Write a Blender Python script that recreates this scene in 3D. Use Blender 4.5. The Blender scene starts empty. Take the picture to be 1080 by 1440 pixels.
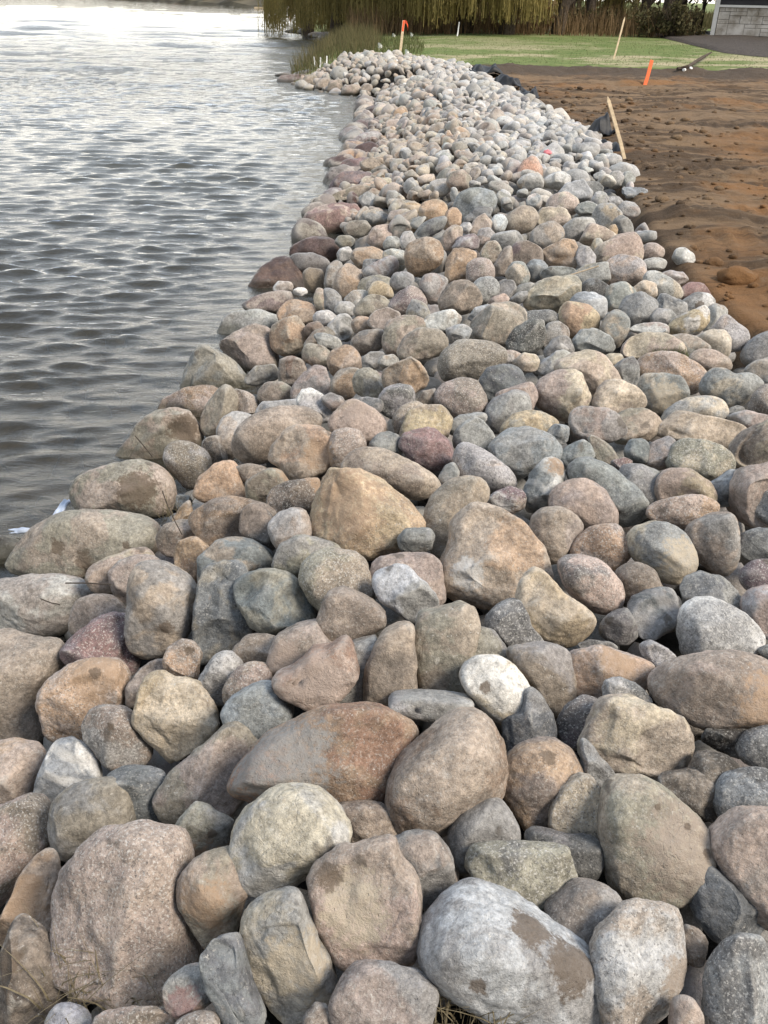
import bpy, math, random
import numpy as np
from mathutils import Vector, Matrix

# ------------------------------------------------------------------ camera, sky, sun
scene = bpy.context.scene
W, H = 1080.0, 1440.0
FPX = 1197.0
PITCH = math.radians(31.2); ROLL = math.radians(1.2)
HC = 2.3                                   # eye height over the lake
CAM = np.array([0.0, 0.0, HC])
FWD = np.array([0.0, math.cos(PITCH), -math.sin(PITCH)])
UP = np.array([0.0, math.sin(PITCH), math.cos(PITCH)])
RT = np.array([1.0, 0.0, 0.0])
RT, UP = RT*math.cos(ROLL)+UP*math.sin(ROLL), UP*math.cos(ROLL)-RT*math.sin(ROLL)

cd = bpy.data.cameras.new('camera'); cam = bpy.data.objects.new('camera', cd)
scene.collection.objects.link(cam); scene.camera = cam
cam.matrix_world = Matrix.Translation(CAM) @ Matrix([(RT[i], UP[i], -FWD[i]) for i in range(3)]).to_4x4()
cd.sensor_fit = 'VERTICAL'; cd.sensor_height = 24.0; cd.lens = 24.0*FPX/H
cd.clip_start = 0.05; cd.clip_end = 6000

SUN_EL, SUN_AZ = math.radians(46), math.radians(118)     # high on the right, veiled by thin cloud
world = bpy.data.worlds.new('World'); scene.world = world; world.use_nodes = True
nt = world.node_tree; nt.nodes.clear()
wo = nt.nodes.new('ShaderNodeOutputWorld'); bg = nt.nodes.new('ShaderNodeBackground')
sky = nt.nodes.new('ShaderNodeTexSky'); sky.sky_type = 'NISHITA'; sky.sun_disc = False
sky.sun_elevation = SUN_EL; sky.sun_rotation = -SUN_AZ + math.pi
sky.air_density = 1.0; sky.dust_density = 2.0
tc = nt.nodes.new('ShaderNodeTexCoord'); mp = nt.nodes.new('ShaderNodeMapping')
mp.inputs['Scale'].default_value = (1, 1, 3.0)
cn = nt.nodes.new('ShaderNodeTexNoise'); cn.inputs['Scale'].default_value = 2.2; cn.inputs['Detail'].default_value = 7
cr = nt.nodes.new('ShaderNodeValToRGB'); cr.color_ramp.elements[0].position = .34; cr.color_ramp.elements[1].position = .56
cr.color_ramp.elements[0].color = (.45,.45,.45,1); cr.color_ramp.elements[1].color = (1, 1, 1, 1)
mx = nt.nodes.new('ShaderNodeMix'); mx.data_type = 'RGBA'
sep = nt.nodes.new('ShaderNodeSeparateXYZ')
hz = nt.nodes.new('ShaderNodeValToRGB')      # cloud deck: cream towards the horizon, cool white overhead
hz.color_ramp.elements[0].position = 0.0; hz.color_ramp.elements[0].color = (10.6, 10.0, 8.8, 1)
hz.color_ramp.elements[1].position = 0.75; hz.color_ramp.elements[1].color = (5.8, 7.2, 9.4, 1)
e = hz.color_ramp.elements.new(.16); e.color = (12.6, 12.0, 10.8, 1)
e = hz.color_ramp.elements.new(.42); e.color = (10.0, 10.9, 11.8, 1)
L = nt.links.new
L(tc.outputs['Generated'], mp.inputs['Vector']); L(mp.outputs[0], cn.inputs['Vector'])
L(cn.outputs['Fac'], cr.inputs['Fac']); L(cr.outputs['Color'], mx.inputs['Factor'])
L(tc.outputs['Generated'], sep.inputs[0]); L(sep.outputs['Z'], hz.inputs['Fac'])
L(sky.outputs['Color'], mx.inputs['A']); L(hz.outputs['Color'], mx.inputs['B'])
dirm = nt.nodes.new('ShaderNodeMapRange'); dirm.inputs['From Min'].default_value = -.6; dirm.inputs['From Max'].default_value = .9
dirm.inputs['To Min'].default_value = .52; dirm.inputs['To Max'].default_value = 1.35
L(sep.outputs['Y'], dirm.inputs['Value']); vs_ = nt.nodes.new('ShaderNodeVectorMath'); vs_.operation = 'SCALE'
L(mx.outputs['Result'], vs_.inputs[0]); L(dirm.outputs[0], vs_.inputs['Scale']); L(vs_.outputs[0], bg.inputs['Color']); bg.inputs['Strength'].default_value = 0.12
L(bg.outputs[0], wo.inputs['Surface'])

sl = bpy.data.lights.new('sun', 'SUN'); so = bpy.data.objects.new('sun', sl); scene.collection.objects.link(so)
sl.energy = 4.2; sl.angle = math.radians(20); sl.color = (1.0, .90, .77)
sd = Vector((math.sin(SUN_AZ)*math.cos(SUN_EL), math.cos(SUN_AZ)*math.cos(SUN_EL), math.sin(SUN_EL)))
so.rotation_euler = sd.to_track_quat('Z', 'Y').to_euler()
scene.view_settings.view_transform = 'Standard'; scene.view_settings.look = 'None'
scene.view_settings.exposure = 0.26; scene.view_settings.gamma = 1.0
rng = np.random.default_rng(7); random.seed(7)

# ------------------------------------------------------------------ helpers
def link(o, parent=None):
    scene.collection.objects.link(o)
    if parent is not None: o.parent = parent
    return o
def tag(o, label=None, cat=None, group=None, kind=None):
    if label: o['label'] = label
    if cat: o['category'] = cat
    if group: o['group'] = group
    if kind: o['kind'] = kind
    return o
def mesh_obj(name, v, f, mat, parent=None, smooth=False):
    me = bpy.data.meshes.new(name)
    v = np.asarray(v, dtype=np.float32)
    if isinstance(f, np.ndarray):
        n = f.shape[1]
        me.vertices.add(len(v)); me.vertices.foreach_set('co', v.ravel())
        me.loops.add(f.size); me.loops.foreach_set('vertex_index', f.ravel().astype(np.int32))
        me.polygons.add(len(f)); me.polygons.foreach_set('loop_start', (np.arange(len(f))*n).astype(np.int32))
        me.update(calc_edges=True)
    else:
        me.from_pydata([tuple(map(float, p)) for p in v], [], f); me.update()
    if smooth: me.polygons.foreach_set('use_smooth', [True]*len(me.polygons))
    if mat: me.materials.append(mat)
    return link(bpy.data.objects.new(name, me), parent)
def empty(name, loc, rz=0):
    o = bpy.data.objects.new(name, None); o.location = loc; o.rotation_euler = (0, 0, rz)
    o.empty_display_size = .2
    return link(o)
class MB:
    def __init__(s): s.v, s.f = [], []
    def box(s, c, d, rot=None):
        b = len(s.v)
        R_ = rot or Matrix.Identity(3)
        for z in (-.5, .5):
            for y in (-.5, .5):
                for x in (-.5, .5):
                    p = R_ @ Vector((x*d[0], y*d[1], z*d[2])); s.v.append((p.x+c[0], p.y+c[1], p.z+c[2]))
        s.f += [tuple(b+i for i in q) for q in ((0,2,3,1),(4,5,7,6),(0,1,5,4),(2,6,7,3),(0,4,6,2),(1,3,7,5))]
    def tube(s, pts, rad, n=7, jit=0):
        b = len(s.v); pts = [Vector(p) for p in pts]
        for i, p in enumerate(pts):
            t = (pts[min(i+1, len(pts)-1)]-pts[max(i-1, 0)]).normalized()
            a = t.orthogonal().normalized() if abs(t.z) < .9 else Vector((1, 0, 0))
            a = (a - t*a.dot(t)).normalized(); c = t.cross(a)
            r = rad[i] if hasattr(rad, '__len__') else rad
            for k in range(n):
                w = 2*math.pi*k/n; rr = r*(1+random.uniform(-jit, jit))
                q = p + a*math.cos(w)*rr + c*math.sin(w)*rr; s.v.append(tuple(q))
        for i in range(len(pts)-1):
            for k in range(n):
                k2 = (k+1) % n; s.f.append((b+i*n+k, b+i*n+k2, b+(i+1)*n+k2, b+(i+1)*n+k))
        s.f.append(tuple(b+k for k in range(n))[::-1]); s.f.append(tuple(b+(len(pts)-1)*n+k for k in range(n)))
    def quad(s, a, b_, c, d):
        i = len(s.v); s.v += [tuple(a), tuple(b_), tuple(c), tuple(d)]; s.f.append((i, i+1, i+2, i+3))
    def tri(s, a, b_, c):
        i = len(s.v); s.v += [tuple(a), tuple(b_), tuple(c)]; s.f.append((i, i+1, i+2))
    def build(s, name, mat, parent=None, smooth=False): return mesh_obj(name, s.v, s.f, mat, parent, smooth)

def lin(h):
    c = [int(h[i:i+2], 16)/255 for i in (0, 2, 4)]
    return np.array([x/12.92 if x <= .04045 else ((x+.055)/1.055)**2.4 for x in c])
# numpy lattice noise
_perm = np.random.default_rng(3).random((64, 64, 64)).astype(np.float32)*2-1
def vnoise(p):
    i = np.floor(p).astype(int); f = p-i; f = f*f*(3-2*f)
    x, y, z = i[..., 0] & 63, i[..., 1] & 63, i[..., 2] & 63
    x1, y1, z1 = (x+1) & 63, (y+1) & 63, (z+1) & 63
    fx, fy, fz = f[..., 0], f[..., 1], f[..., 2]
    a = _perm[x, y, z]*(1-fx)+_perm[x1, y, z]*fx; b = _perm[x, y1, z]*(1-fx)+_perm[x1, y1, z]*fx
    c = _perm[x, y, z1]*(1-fx)+_perm[x1, y, z1]*fx; d = _perm[x, y1, z1]*(1-fx)+_perm[x1, y1, z1]*fx
    return (a*(1-fy)+b*fy)*(1-fz)+(c*(1-fy)+d*fy)*fz
def fbm(p, o=4, g=.5):
    s = 0; a = 1
    for k in range(o): s = s+a*vnoise(p+17.3*k); p = p*2.03; a *= g
    return s
def ray(px, py):
    return FWD + RT*(px-W/2)/FPX - UP*(py-H/2)/FPX
def hit(px, py, z):
    d = ray(px, py); return CAM + d*((z-HC)/d[2])

# ------------------------------------------------------------------ the lie of the land
SH = [(-400, 1300), (-60, 800), (0, 745), (95, 700), (170, 630), (250, 545), (310, 455), (350, 405), (430, 320), (465, 260), (485, 215), (505, 160), (512, 137)]
_s = [hit(x, y, 0) for x, y in SH]
_sy = [-6.0]+[p[1] for p in _s]+[25.8, 27.0, 29, 31.9, 38.1, 47.6, 63, 68, 73, 85, 400]
_sx = [-3.6]+[p[0] for p in _s]+[-1.7, -2.5, -3.1, -3.5, -3.2, -3.4, -3.9, -5.7, -7.6, -8.5, -8.5]
def shore(y): return np.interp(y, _sy, _sx)
LAND = 0.58
def smooth(t): t = np.clip(t, 0, 1); return t*t*(3-2*t)
ED = [(1090, 478), (1020, 432), (965, 385), (905, 315), (880, 262), (842, 195), (765, 152), (700, 120), (660, 97)]
_e = [hit(x, y, .60) for x, y in ED]
def edge(y): return np.interp(y, [-6, 3]+[p[1] for p in _e]+[28.6, 30.3, 31.2, 32.0], [2.5, 2.3]+[p[0] for p in _e]+[1.7, 1.1, .4, -.6])
def ymax(x): return np.interp(x, [-3.6, -2.6, -1.6, -.3, 1.0], [27.6, 28.8, 30.4, 32.1, 32.4])
def pile(x, y):        # height of the top of the stone bank
    u = (x-shore(y))/1.75
    z = -.06 + .74*np.clip(u, -1.2, 1)
    return z - .10*smooth((x-edge(y)+.35)/.5)
def ground(x, y):
    u = (x-shore(y))
    w = np.interp(y, [0, 25, 34, 60], [1.9, 1.9, 1.2, 1.2])
    z = np.where(u > 0, np.minimum(u/w, 1)*LAND, np.maximum(u*.34, -1.3))
    z = z + smooth((y-30)/25)*smooth(u/8)*.35
    inp = smooth((edge(y)+.12-x)/.25)*smooth((u+.8)/.6)*smooth((ymax(x)+.2-y)/.4)
    z = z - .24*inp
    return z
def on_pile(px, py):
    d = ray(px, py); t0, t1 = .3, 60.0
    ts = np.geomspace(.6, 60, 500)
    P = CAM + ts[:, None]*d
    g = P[:, 2]-pile(P[:, 0], P[:, 1])
    k = np.argmax(g < 0)
    if g[k] >= 0: return None
    return ts[k-1] + (ts[k]-ts[k-1])*g[k-1]/(g[k-1]-g[k])

# ------------------------------------------------------------------ materials
def newmat(name):
    m = bpy.data.materials.new(name); m.use_nodes = True
    n = m.node_tree; n.nodes.clear()
    out = n.nodes.new('ShaderNodeOutputMaterial'); b = n.nodes.new('ShaderNodeBsdfPrincipled')
    n.links.new(b.outputs[0], out.inputs['Surface'])
    return m, n, b, out
class N:
    """small node-building shorthand"""
    def __init__(s, nt): s.t = nt
    def node(s, ty, **k):
        n = s.t.nodes.new(ty)
        for a, v in k.items(): setattr(n, a, v)
        return n
    def noise(s, vec, scale, detail=4, rough=.55, dist=0):
        n = s.node('ShaderNodeTexNoise'); n.inputs['Scale'].default_value = scale; n.inputs['Detail'].default_value = detail
        n.inputs['Roughness'].default_value = rough; n.inputs['Distortion'].default_value = dist
        s.t.links.new(vec, n.inputs['Vector']); return n.outputs['Fac']
    def ramp(s, fac, a, b, lo=0., hi=1.):
        n = s.node('ShaderNodeMapRange'); n.clamp = True; n.interpolation_type = 'SMOOTHSTEP'
        n.inputs['From Min'].default_value = a; n.inputs['From Max'].default_value = b
        n.inputs['To Min'].default_value = lo; n.inputs['To Max'].default_value = hi
        s.t.links.new(fac, n.inputs['Value']); return n.outputs['Result']
    def math(s, op, a, b=None):
        n = s.node('ShaderNodeMath', operation=op)
        for i, v in enumerate((a, b)):
            if v is None: continue
            if isinstance(v, (int, float)): n.inputs[i].default_value = v
            else: s.t.links.new(v, n.inputs[i])
        return n.outputs[0]
    def mix(s, fac, a, b, blend='MIX'):
        n = s.node('ShaderNodeMix', data_type='RGBA', blend_type=blend)
        for k, v in (('Factor', fac), ('A', a), ('B', b)):
            if isinstance(v, (int, float)): n.inputs[k].default_value = v
            elif isinstance(v, tuple): n.inputs[k].default_value = (*v[:3], 1)
            else: s.t.links.new(v, n.inputs[k])
        return n.outputs['Result']
    def bump(s, h, dist, strength=1., normal=None):
        n = s.node('ShaderNodeBump'); n.inputs['Distance'].default_value = dist; n.inputs['Strength'].default_value = strength
        s.t.links.new(h, n.inputs['Height'])
        if normal: s.t.links.new(normal, n.inputs['Normal'])
        return n.outputs[0]
    def coord(s, which='Object'): return s.node('ShaderNodeTexCoord').outputs[which]
def rock_material(name, per_object=True):
    m, nt_, b, out = newmat(name); n = N(nt_); lk = nt_.links.new
    if per_object:
        oi = n.node('ShaderNodeObjectInfo'); col1 = oi.outputs['Color']
        at = n.node('ShaderNodeAttribute', attribute_type='OBJECT', attribute_name='tint'); col2 = at.outputs['Color']
        def A(nm): return n.node('ShaderNodeAttribute', attribute_type='OBJECT', attribute_name=nm).outputs['Fac']
        speck, band, wet = A('speck'), A('band'), A('wet')
        add = n.node('ShaderNodeVectorMath', operation='ADD'); lk(n.coord(), add.inputs[0])
        sc = n.node('ShaderNodeVectorMath', operation='SCALE'); sc.inputs[0].default_value = (37, 91, 53); lk(oi.outputs['Random'], sc.inputs['Scale'])
        lk(sc.outputs[0], add.inputs[1]); vec = add.outputs[0]
    else:
        a1 = n.node('ShaderNodeAttribute', attribute_name='col'); col1 = a1.outputs['Color']
        a2 = n.node('ShaderNodeAttribute', attribute_name='col2'); col2 = a2.outputs['Color']
        speck = a2.outputs['Alpha']; band = a1.outputs['Alpha']; wet = 0.0
        vec = n.coord()
    n1 = n.noise(vec, 5.5, 5, .6, .4)
    patch = n.ramp(n1, .47, .56)
    c = n.mix(n.math('MULTIPLY', patch, .8), col1, col2)
    # broad and fine mottling
    c = n.mix(1.0, c, n.node_rgb(n.noise(vec, 14, 8, .68), .62, 1.42), 'MULTIPLY') if hasattr(n, 'node_rgb') else c
    def val_mul(c, fac, lo, hi, a=.3, bb=.7):
        v = n.ramp(fac, a, bb, lo, hi)
        cb = n.node('ShaderNodeCombineColor'); 
        for k in range(3): lk(v, cb.inputs[k])
        return n.mix(1.0, c, cb.outputs[0], 'MULTIPLY')
    c = val_mul(c, n.noise(vec, 9, 8, .7, .3), .72, 1.30)
    c = val_mul(c, n.noise(vec, 60, 7, .8), .60, 1.42)
    gm_ = n.node('ShaderNodeNewGeometry'); c = n.mix(n.math('MULTIPLY', n.ramp(gm_.outputs['Pointiness'], .515, .56), .35), c, (.50, .48, .44))
    # bands
    wv = n.node('ShaderNodeTexWave', bands_direction='DIAGONAL'); wv.inputs['Scale'].default_value = 4.5; wv.inputs['Distortion'].default_value = 7
    wv.inputs['Detail'].default_value = 3; wv.inputs['Detail Scale'].default_value = .8; lk(vec, wv.inputs['Vector'])
    c = n.mix(n.math('MULTIPLY', n.ramp(wv.outputs['Fac'], .5, .95), n.math('MULTIPLY', band, .7)), c, col2)
    # crystals, pale and dark
    pale = n.math('MULTIPLY', n.ramp(n.noise(vec, 165, 3, .6), .53, .66), n.math('MULTIPLY', speck, .62))
    off = n.node('ShaderNodeVectorMath', operation='ADD'); lk(vec, off.inputs[0]); off.inputs[1].default_value = (5.1, 2.7, 9.3)
    dark = n.math('MULTIPLY', n.ramp(n.noise(off.outputs[0], 140, 4, .62), .55, .68), n.math('MULTIPLY', speck, .75))
    c = n.mix(pale, c, (.58, .56, .52)); c = n.mix(dark, c, (.06, .058, .058))
    # dusty / chalky scuffs
    chalk = n.math('MAXIMUM', n.math('MULTIPLY', n.ramp(n.noise(vec, 22, 9, .78, .6), .57, .72), .8), n.ramp(n.noise(off.outputs[0], 70, 6, .8), .60, .67))
    chalk = n.math('MULTIPLY', chalk, n.ramp(n.noise(vec, 4.2, 2), .38, .60, .22, .95))
    c = n.mix(chalk, c, (.56, .535, .49))
    # rusty freckles
    rust = n.math('MULTIPLY', n.ramp(n.noise(vec, 17, 6, .7), .62, .74), .3)
    c = n.mix(rust, c, (.27, .18, .11))
    # dark damp blotches
    v2 = n.node('ShaderNodeTexVoronoi'); v2.inputs['Scale'].default_value = 9; v2.inputs['Randomness'].default_value = 1
    nv = n.node('ShaderNodeTexNoise'); nv.inputs['Scale'].default_value = 20; lk(vec, nv.inputs['Vector'])
    wv2 = n.node('ShaderNodeVectorMath', operation='MULTIPLY_ADD'); lk(nv.outputs['Color'], wv2.inputs[0]); wv2.inputs[1].default_value = (.08,)*3; lk(vec, wv2.inputs[2])
    lk(wv2.outputs[0], v2.inputs['Vector'])
    vc = n.node('ShaderNodeSeparateColor'); lk(v2.outputs['Color'], vc.inputs[0])
    blot = n.math('MULTIPLY', n.ramp(v2.outputs['Distance'], .14, .22, 1, 0), n.ramp(vc.outputs[0], .80, .83))
    c = n.mix(n.math('MULTIPLY', blot, .62), c, (.085, .07, .055))
    # hairline cracks
    v3 = n.node('ShaderNodeTexVoronoi', feature='DISTANCE_TO_EDGE'); v3.inputs['Scale'].default_value = 6; lk(wv2.outputs[0], v3.inputs['Vector'])
    crack = n.math('MULTIPLY', n.ramp(v3.outputs['Distance'], .0, .012, 1, 0), n.ramp(n.noise(vec, 4, 2), .57, .64))
    c = n.mix(n.math('MULTIPLY', crack, .12), c, (.10, .085, .07))
    gp = n.node('ShaderNodeNewGeometry'); gs = n.node('ShaderNodeSeparateXYZ'); lk(gp.outputs['Position'], gs.inputs[0])
    tide = n.ramp(n.math('ADD', gs.outputs['Z'], n.math('MULTIPLY', n.noise(vec, 6, 4), .10)), .085, .15, 1, 0)
    c = n.mix(n.math('MULTIPLY', tide, .72), c, (.045, .042, .028))
    if per_object:
        obj = n.coord()
        def spot(pn, rn):
            a_ = n.node('ShaderNodeAttribute', attribute_type='OBJECT', attribute_name=pn)
            ds = n.node('ShaderNodeVectorMath', operation='DISTANCE'); lk(obj, ds.inputs[0]); lk(a_.outputs['Vector'], ds.inputs[1])
            rr_ = n.node('ShaderNodeAttribute', attribute_type='OBJECT', attribute_name=rn).outputs['Fac']
            q_ = n.math('DIVIDE', ds.outputs['Value'], n.math('ADD', rr_, .0001))
            q_ = n.math('ADD', q_, n.math('MULTIPLY', n.math('SUBTRACT', n.noise(vec, 30, 7, .75), .5), 2.6))
            return q_
        pc = n.node('ShaderNodeAttribute', attribute_type='OBJECT', attribute_name='pcol').outputs['Color']
        c = n.mix(n.math('MULTIPLY', n.ramp(spot('p1', 'p1r'), .72, 1.2, 1, 0), .88), c, n.mix(n.ramp(n.noise(vec, 60, 6, .7), .4, .7, 0, .45), pc, c))
        dk_ = n.math('MAXIMUM', n.math('MAXIMUM', n.ramp(spot('s1', 's1r'), .70, 1.12, 1, 0), n.ramp(spot('s2', 's2r'), .70, 1.12, 1, 0)), n.ramp(spot('s3', 's3r'), .70, 1.12, 1, 0))
        c = n.mix(n.math('MULTIPLY', dk_, .80), c, (.125, .094, .068))
        c = n.mix(n.math('MULTIPLY', wet, .55), c, (.05, .035, .03))
        lk(n.math('SUBTRACT', .82, n.math('MAXIMUM', n.math('MULTIPLY', wet, .42), n.math('MULTIPLY', tide, .5))), b.inputs['Roughness'])
    else: lk(n.math('SUBTRACT', .82, n.math('MULTIPLY', tide, .5)), b.inputs['Roughness'])
    lk(c, b.inputs['Base Color']); b.inputs['Specular IOR Level'].default_value = .32
    h1 = n.noise(vec, 26, 10, .66); h2 = n.noise(vec, 190, 4, .7)
    hh = n.math('ADD', n.math('MULTIPLY', h1, .62), n.math('MULTIPLY', h2, .20))
    hh = n.math('SUBTRACT', hh, n.math('MULTIPLY', crack, .07))
    pit = n.math('MULTIPLY', n.ramp(n.noise(vec, 95, 3, .6), .60, .74), -.16)
    hh = n.math('ADD', hh, pit)
    lk(n.bump(hh, .018, 1.0), b.inputs['Normal'])
    return m
M_ROCK = rock_material('weathered_fieldstone')
M_ROCKS = rock_material('weathered_fieldstone_mass', False)
def simple(name, col, rough=.8, var=.3, scale=12, bump=.004, spec=.3, metal=0, col2=None):
    m, t, b, o = newmat(name); n = N(t)
    f = n.noise(n.coord(), scale, 6, .65)
    c = n.mix(n.ramp(f, .3, .7), tuple(x*(1-var) for x in col), tuple(min(1, x*(1+var)) for x in (col2 or col)))
    t.links.new(c, b.inputs['Base Color']); b.inputs['Roughness'].default_value = rough
    b.inputs['Specular IOR Level'].default_value = spec; b.inputs['Metallic'].default_value = metal
    if bump: t.links.new(n.bump(f, bump), b.inputs['Normal'])
    return m

# ------------------------------------------------------------------ ground, lake bed, lake
def grid(xs, ys, zf):
    X, Y = np.meshgrid(xs, ys); Z = zf(X, Y)
    v = np.stack([X, Y, Z], -1).reshape(-1, 3); nx, ny = len(xs), len(ys)
    i = np.arange(ny-1)[:, None]*nx+np.arange(nx-1)[None]
    f = np.stack([i, i+1, i+nx+1, i+nx], -1).reshape(-1, 4)
    return v, f
def axis(*seg):
    out = [seg[0][0]]
    for a, b_, st in seg:
        n_ = max(1, int(round((b_-a)/st))); out += list(a+(b_-a)*np.arange(1, n_+1)/n_)
    return np.array(out)
def soil_relief(X, Y):
    d = smooth((X-edge(Y)-.02)/.4)*smooth((31-Y)/3)
    p = np.stack([X*.9, Y*1.6, X*0], -1)
    r = .05*fbm(p, 3) + .018*fbm(np.stack([X*4.2, Y*6, X*0+5], -1), 3, .6)
    cl = fbm(np.stack([X*9, Y*9, X*0+9], -1), 2, .6)
    # cleat marks left by a tracked machine
    for (y0, sl_, w_) in ((7.4, .30, .22), (8.5, .30, .22), (11.0, .05, .25), (14.2, -.06, .28), (15.6, -.06, .28), (19.0, .08, .3), (21.2, .08, .3)):
        dd = Y-y0-sl_*(X-3); r = r - .014*np.exp(-(dd/w_)**4)*(1+.9*np.sign(np.sin(X*2*math.pi/.21))*(np.abs(dd) < w_))
    r = r + .016*np.clip(cl-.2, 0, 1)+.022*np.abs(fbm(np.stack([X*2.2, Y*3.4, X*0+3], -1), 3, .6))
    # wheel ruts running across the plot
    r = r - .045*np.exp(-((Y-9.6-.18*X+.15*np.sin(X*1.3))/.28)**2) - .05*np.exp(-((Y-12.3-.12*X)/.32)**2)
    r = r - .06*np.exp(-((Y-17.5-.1*X)/.5)**2) + .05*np.exp(-((Y-16.3-.1*X)/.4)**2)
    # loose spoil heaped beside the stones
    r = r + .12*np.exp(-(((X-3.05)/.35)**2+((Y-6.15)/.4)**2)) + .09*np.exp(-(((X-2.95)/.4)**2+((Y-8.3)/.6)**2))
    r = r + .10*np.exp(-((Y-27)/.8)**2)*(1+.8*fbm(np.stack([X*1.3, Y, X*0+2], -1), 3)) - .03*np.exp(-((Y-20)/.8)**2)
    return d*r
def gz(X, Y): return ground(X, Y)+soil_relief(X, Y)
def gpt(x, y): return float(gz(np.array([[x]]), np.array([[y]]))[0, 0])
m, t, b, o = newmat('earth_and_turf'); n = N(t); vec = n.coord(); lk = t.links.new
sx = n.node('ShaderNodeSeparateXYZ'); lk(vec, sx.inputs[0]); X_, Y_, Z_ = sx.outputs
big = n.noise(vec, .55, 5, .6); med = n.noise(vec, 3.5, 7, .7); fin = n.noise(vec, 30, 5, .75)
strm = n.node('ShaderNodeMapping'); strm.inputs['Scale'].default_value = (.35, 2.2, 1); strm.inputs['Rotation'].default_value = (0, 0, .12); lk(vec, strm.inputs['Vector'])
streak = n.noise(strm.outputs[0], 1.1, 6, .65)
soil = n.mix(n.ramp(streak, .42, .58), (.080, .054, .034), (.195, .132, .080))
soil = n.mix(n.ramp(big, .50, .68), soil, (.215, .115, .052))
soil = n.mix(n.math('MULTIPLY', n.ramp(med, .56, .70), .6), soil, (.24, .18, .12))
soil = n.mix(n.ramp(n.math('ADD', Y_, n.math('MULTIPLY', med, 2.2)), 25.6, 26.8), soil, (.085, .064, .047))
soil = n.mix(n.math('MULTIPLY', n.ramp(n.noise(strm.outputs[0], 5, 9, .75), .52, .66), .6), soil, (.055, .038, .025))
soil = n.mix(n.math('MULTIPLY', n.ramp(fin, .58, .72), .5), soil, (.26, .18, .11))
gr = n.mix(n.ramp(n.noise(vec, 2.2, 6, .7), .35, .65), (.105, .15, .045), (.17, .195, .075))
gm = n.node('ShaderNodeMapping'); gm.inputs['Scale'].default_value = (.42, .62, 1); gm.inputs['Rotation'].default_value = (0, 0, .5); lk(vec, gm.inputs['Vector'])
straw = n.ramp(n.noise(gm.outputs[0], .6, 7, .70), .47, .60)
nearx = n.ramp(n.math('SUBTRACT', Y_, n.math('MULTIPLY', big, 6)), 26, 44, .95, .25)
gr = n.mix(n.math('MULTIPLY', straw, nearx), gr, (.40, .34, .22))
lawnmask = n.ramp(n.math('ADD', Y_, n.math('MULTIPLY', n.noise(vec, 1.3, 5), 1.6)), 29.1, 29.7)
left = n.ramp(n.math('ADD', n.math('SUBTRACT', Y_, n.math('MULTIPLY', X_, -1.0)), n.math('MULTIPLY', big, 1.)), 27.5, 28.5)
c = n.mix(lawnmask, soil, gr)
bed = n.mix(n.ramp(med, .4, .6), (.12, .095, .055), (.19, .15, .09))
c = n.mix(n.ramp(Z_, .0, .12), bed, c)
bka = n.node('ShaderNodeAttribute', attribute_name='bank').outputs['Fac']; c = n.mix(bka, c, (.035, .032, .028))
lk(c, b.inputs['Base Color']); b.inputs['Roughness'].default_value = .95; b.inputs['Specular IOR Level'].default_value = .12
hh = n.math('ADD', n.math('MULTIPLY', n.noise(vec, 12, 9, .75), .8), n.math('MULTIPLY', fin, .25)); lk(n.bump(hh, .06, .9), b.inputs['Normal'])
M_EARTH = m
gx = axis((-3000, -300, 400), (-300, -40, 40), (-40, -8, 2), (-8, 1.6, .3), (1.6, 14, .045), (14, 26, .2), (26, 60, 1), (60, 300, 20), (300, 3000, 400))
gy = axis((-40, 0, 4), (0, 4, .2), (4, 14, .045), (14, 33, .09), (33, 80, .5), (80, 300, 10), (300, 4000, 400))
v, f = grid(gx, gy, gz)
far = v[:, 1] > 64
v[far, 2] = np.where(v[far, 0] < -7, np.minimum(v[far, 2], -1.2), v[far, 2])
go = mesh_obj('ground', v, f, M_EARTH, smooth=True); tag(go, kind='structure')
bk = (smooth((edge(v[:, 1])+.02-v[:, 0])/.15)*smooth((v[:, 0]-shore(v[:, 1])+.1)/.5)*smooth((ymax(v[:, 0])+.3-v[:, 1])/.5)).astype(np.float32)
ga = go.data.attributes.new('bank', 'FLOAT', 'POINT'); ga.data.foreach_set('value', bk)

# dark mulch bed by the house
m, t, b, o = newmat('dark_mulch'); n = N(t); f1 = n.noise(n.coord(), 9, 8, .8)
t.links.new(n.mix(n.ramp(f1, .35, .65), (.030, .024, .020), (.085, .066, .052)), b.inputs['Base Color']); b.inputs['Roughness'].default_value = .95
t.links.new(n.bump(f1, .08), b.inputs['Normal']); M_MULCH = m

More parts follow.
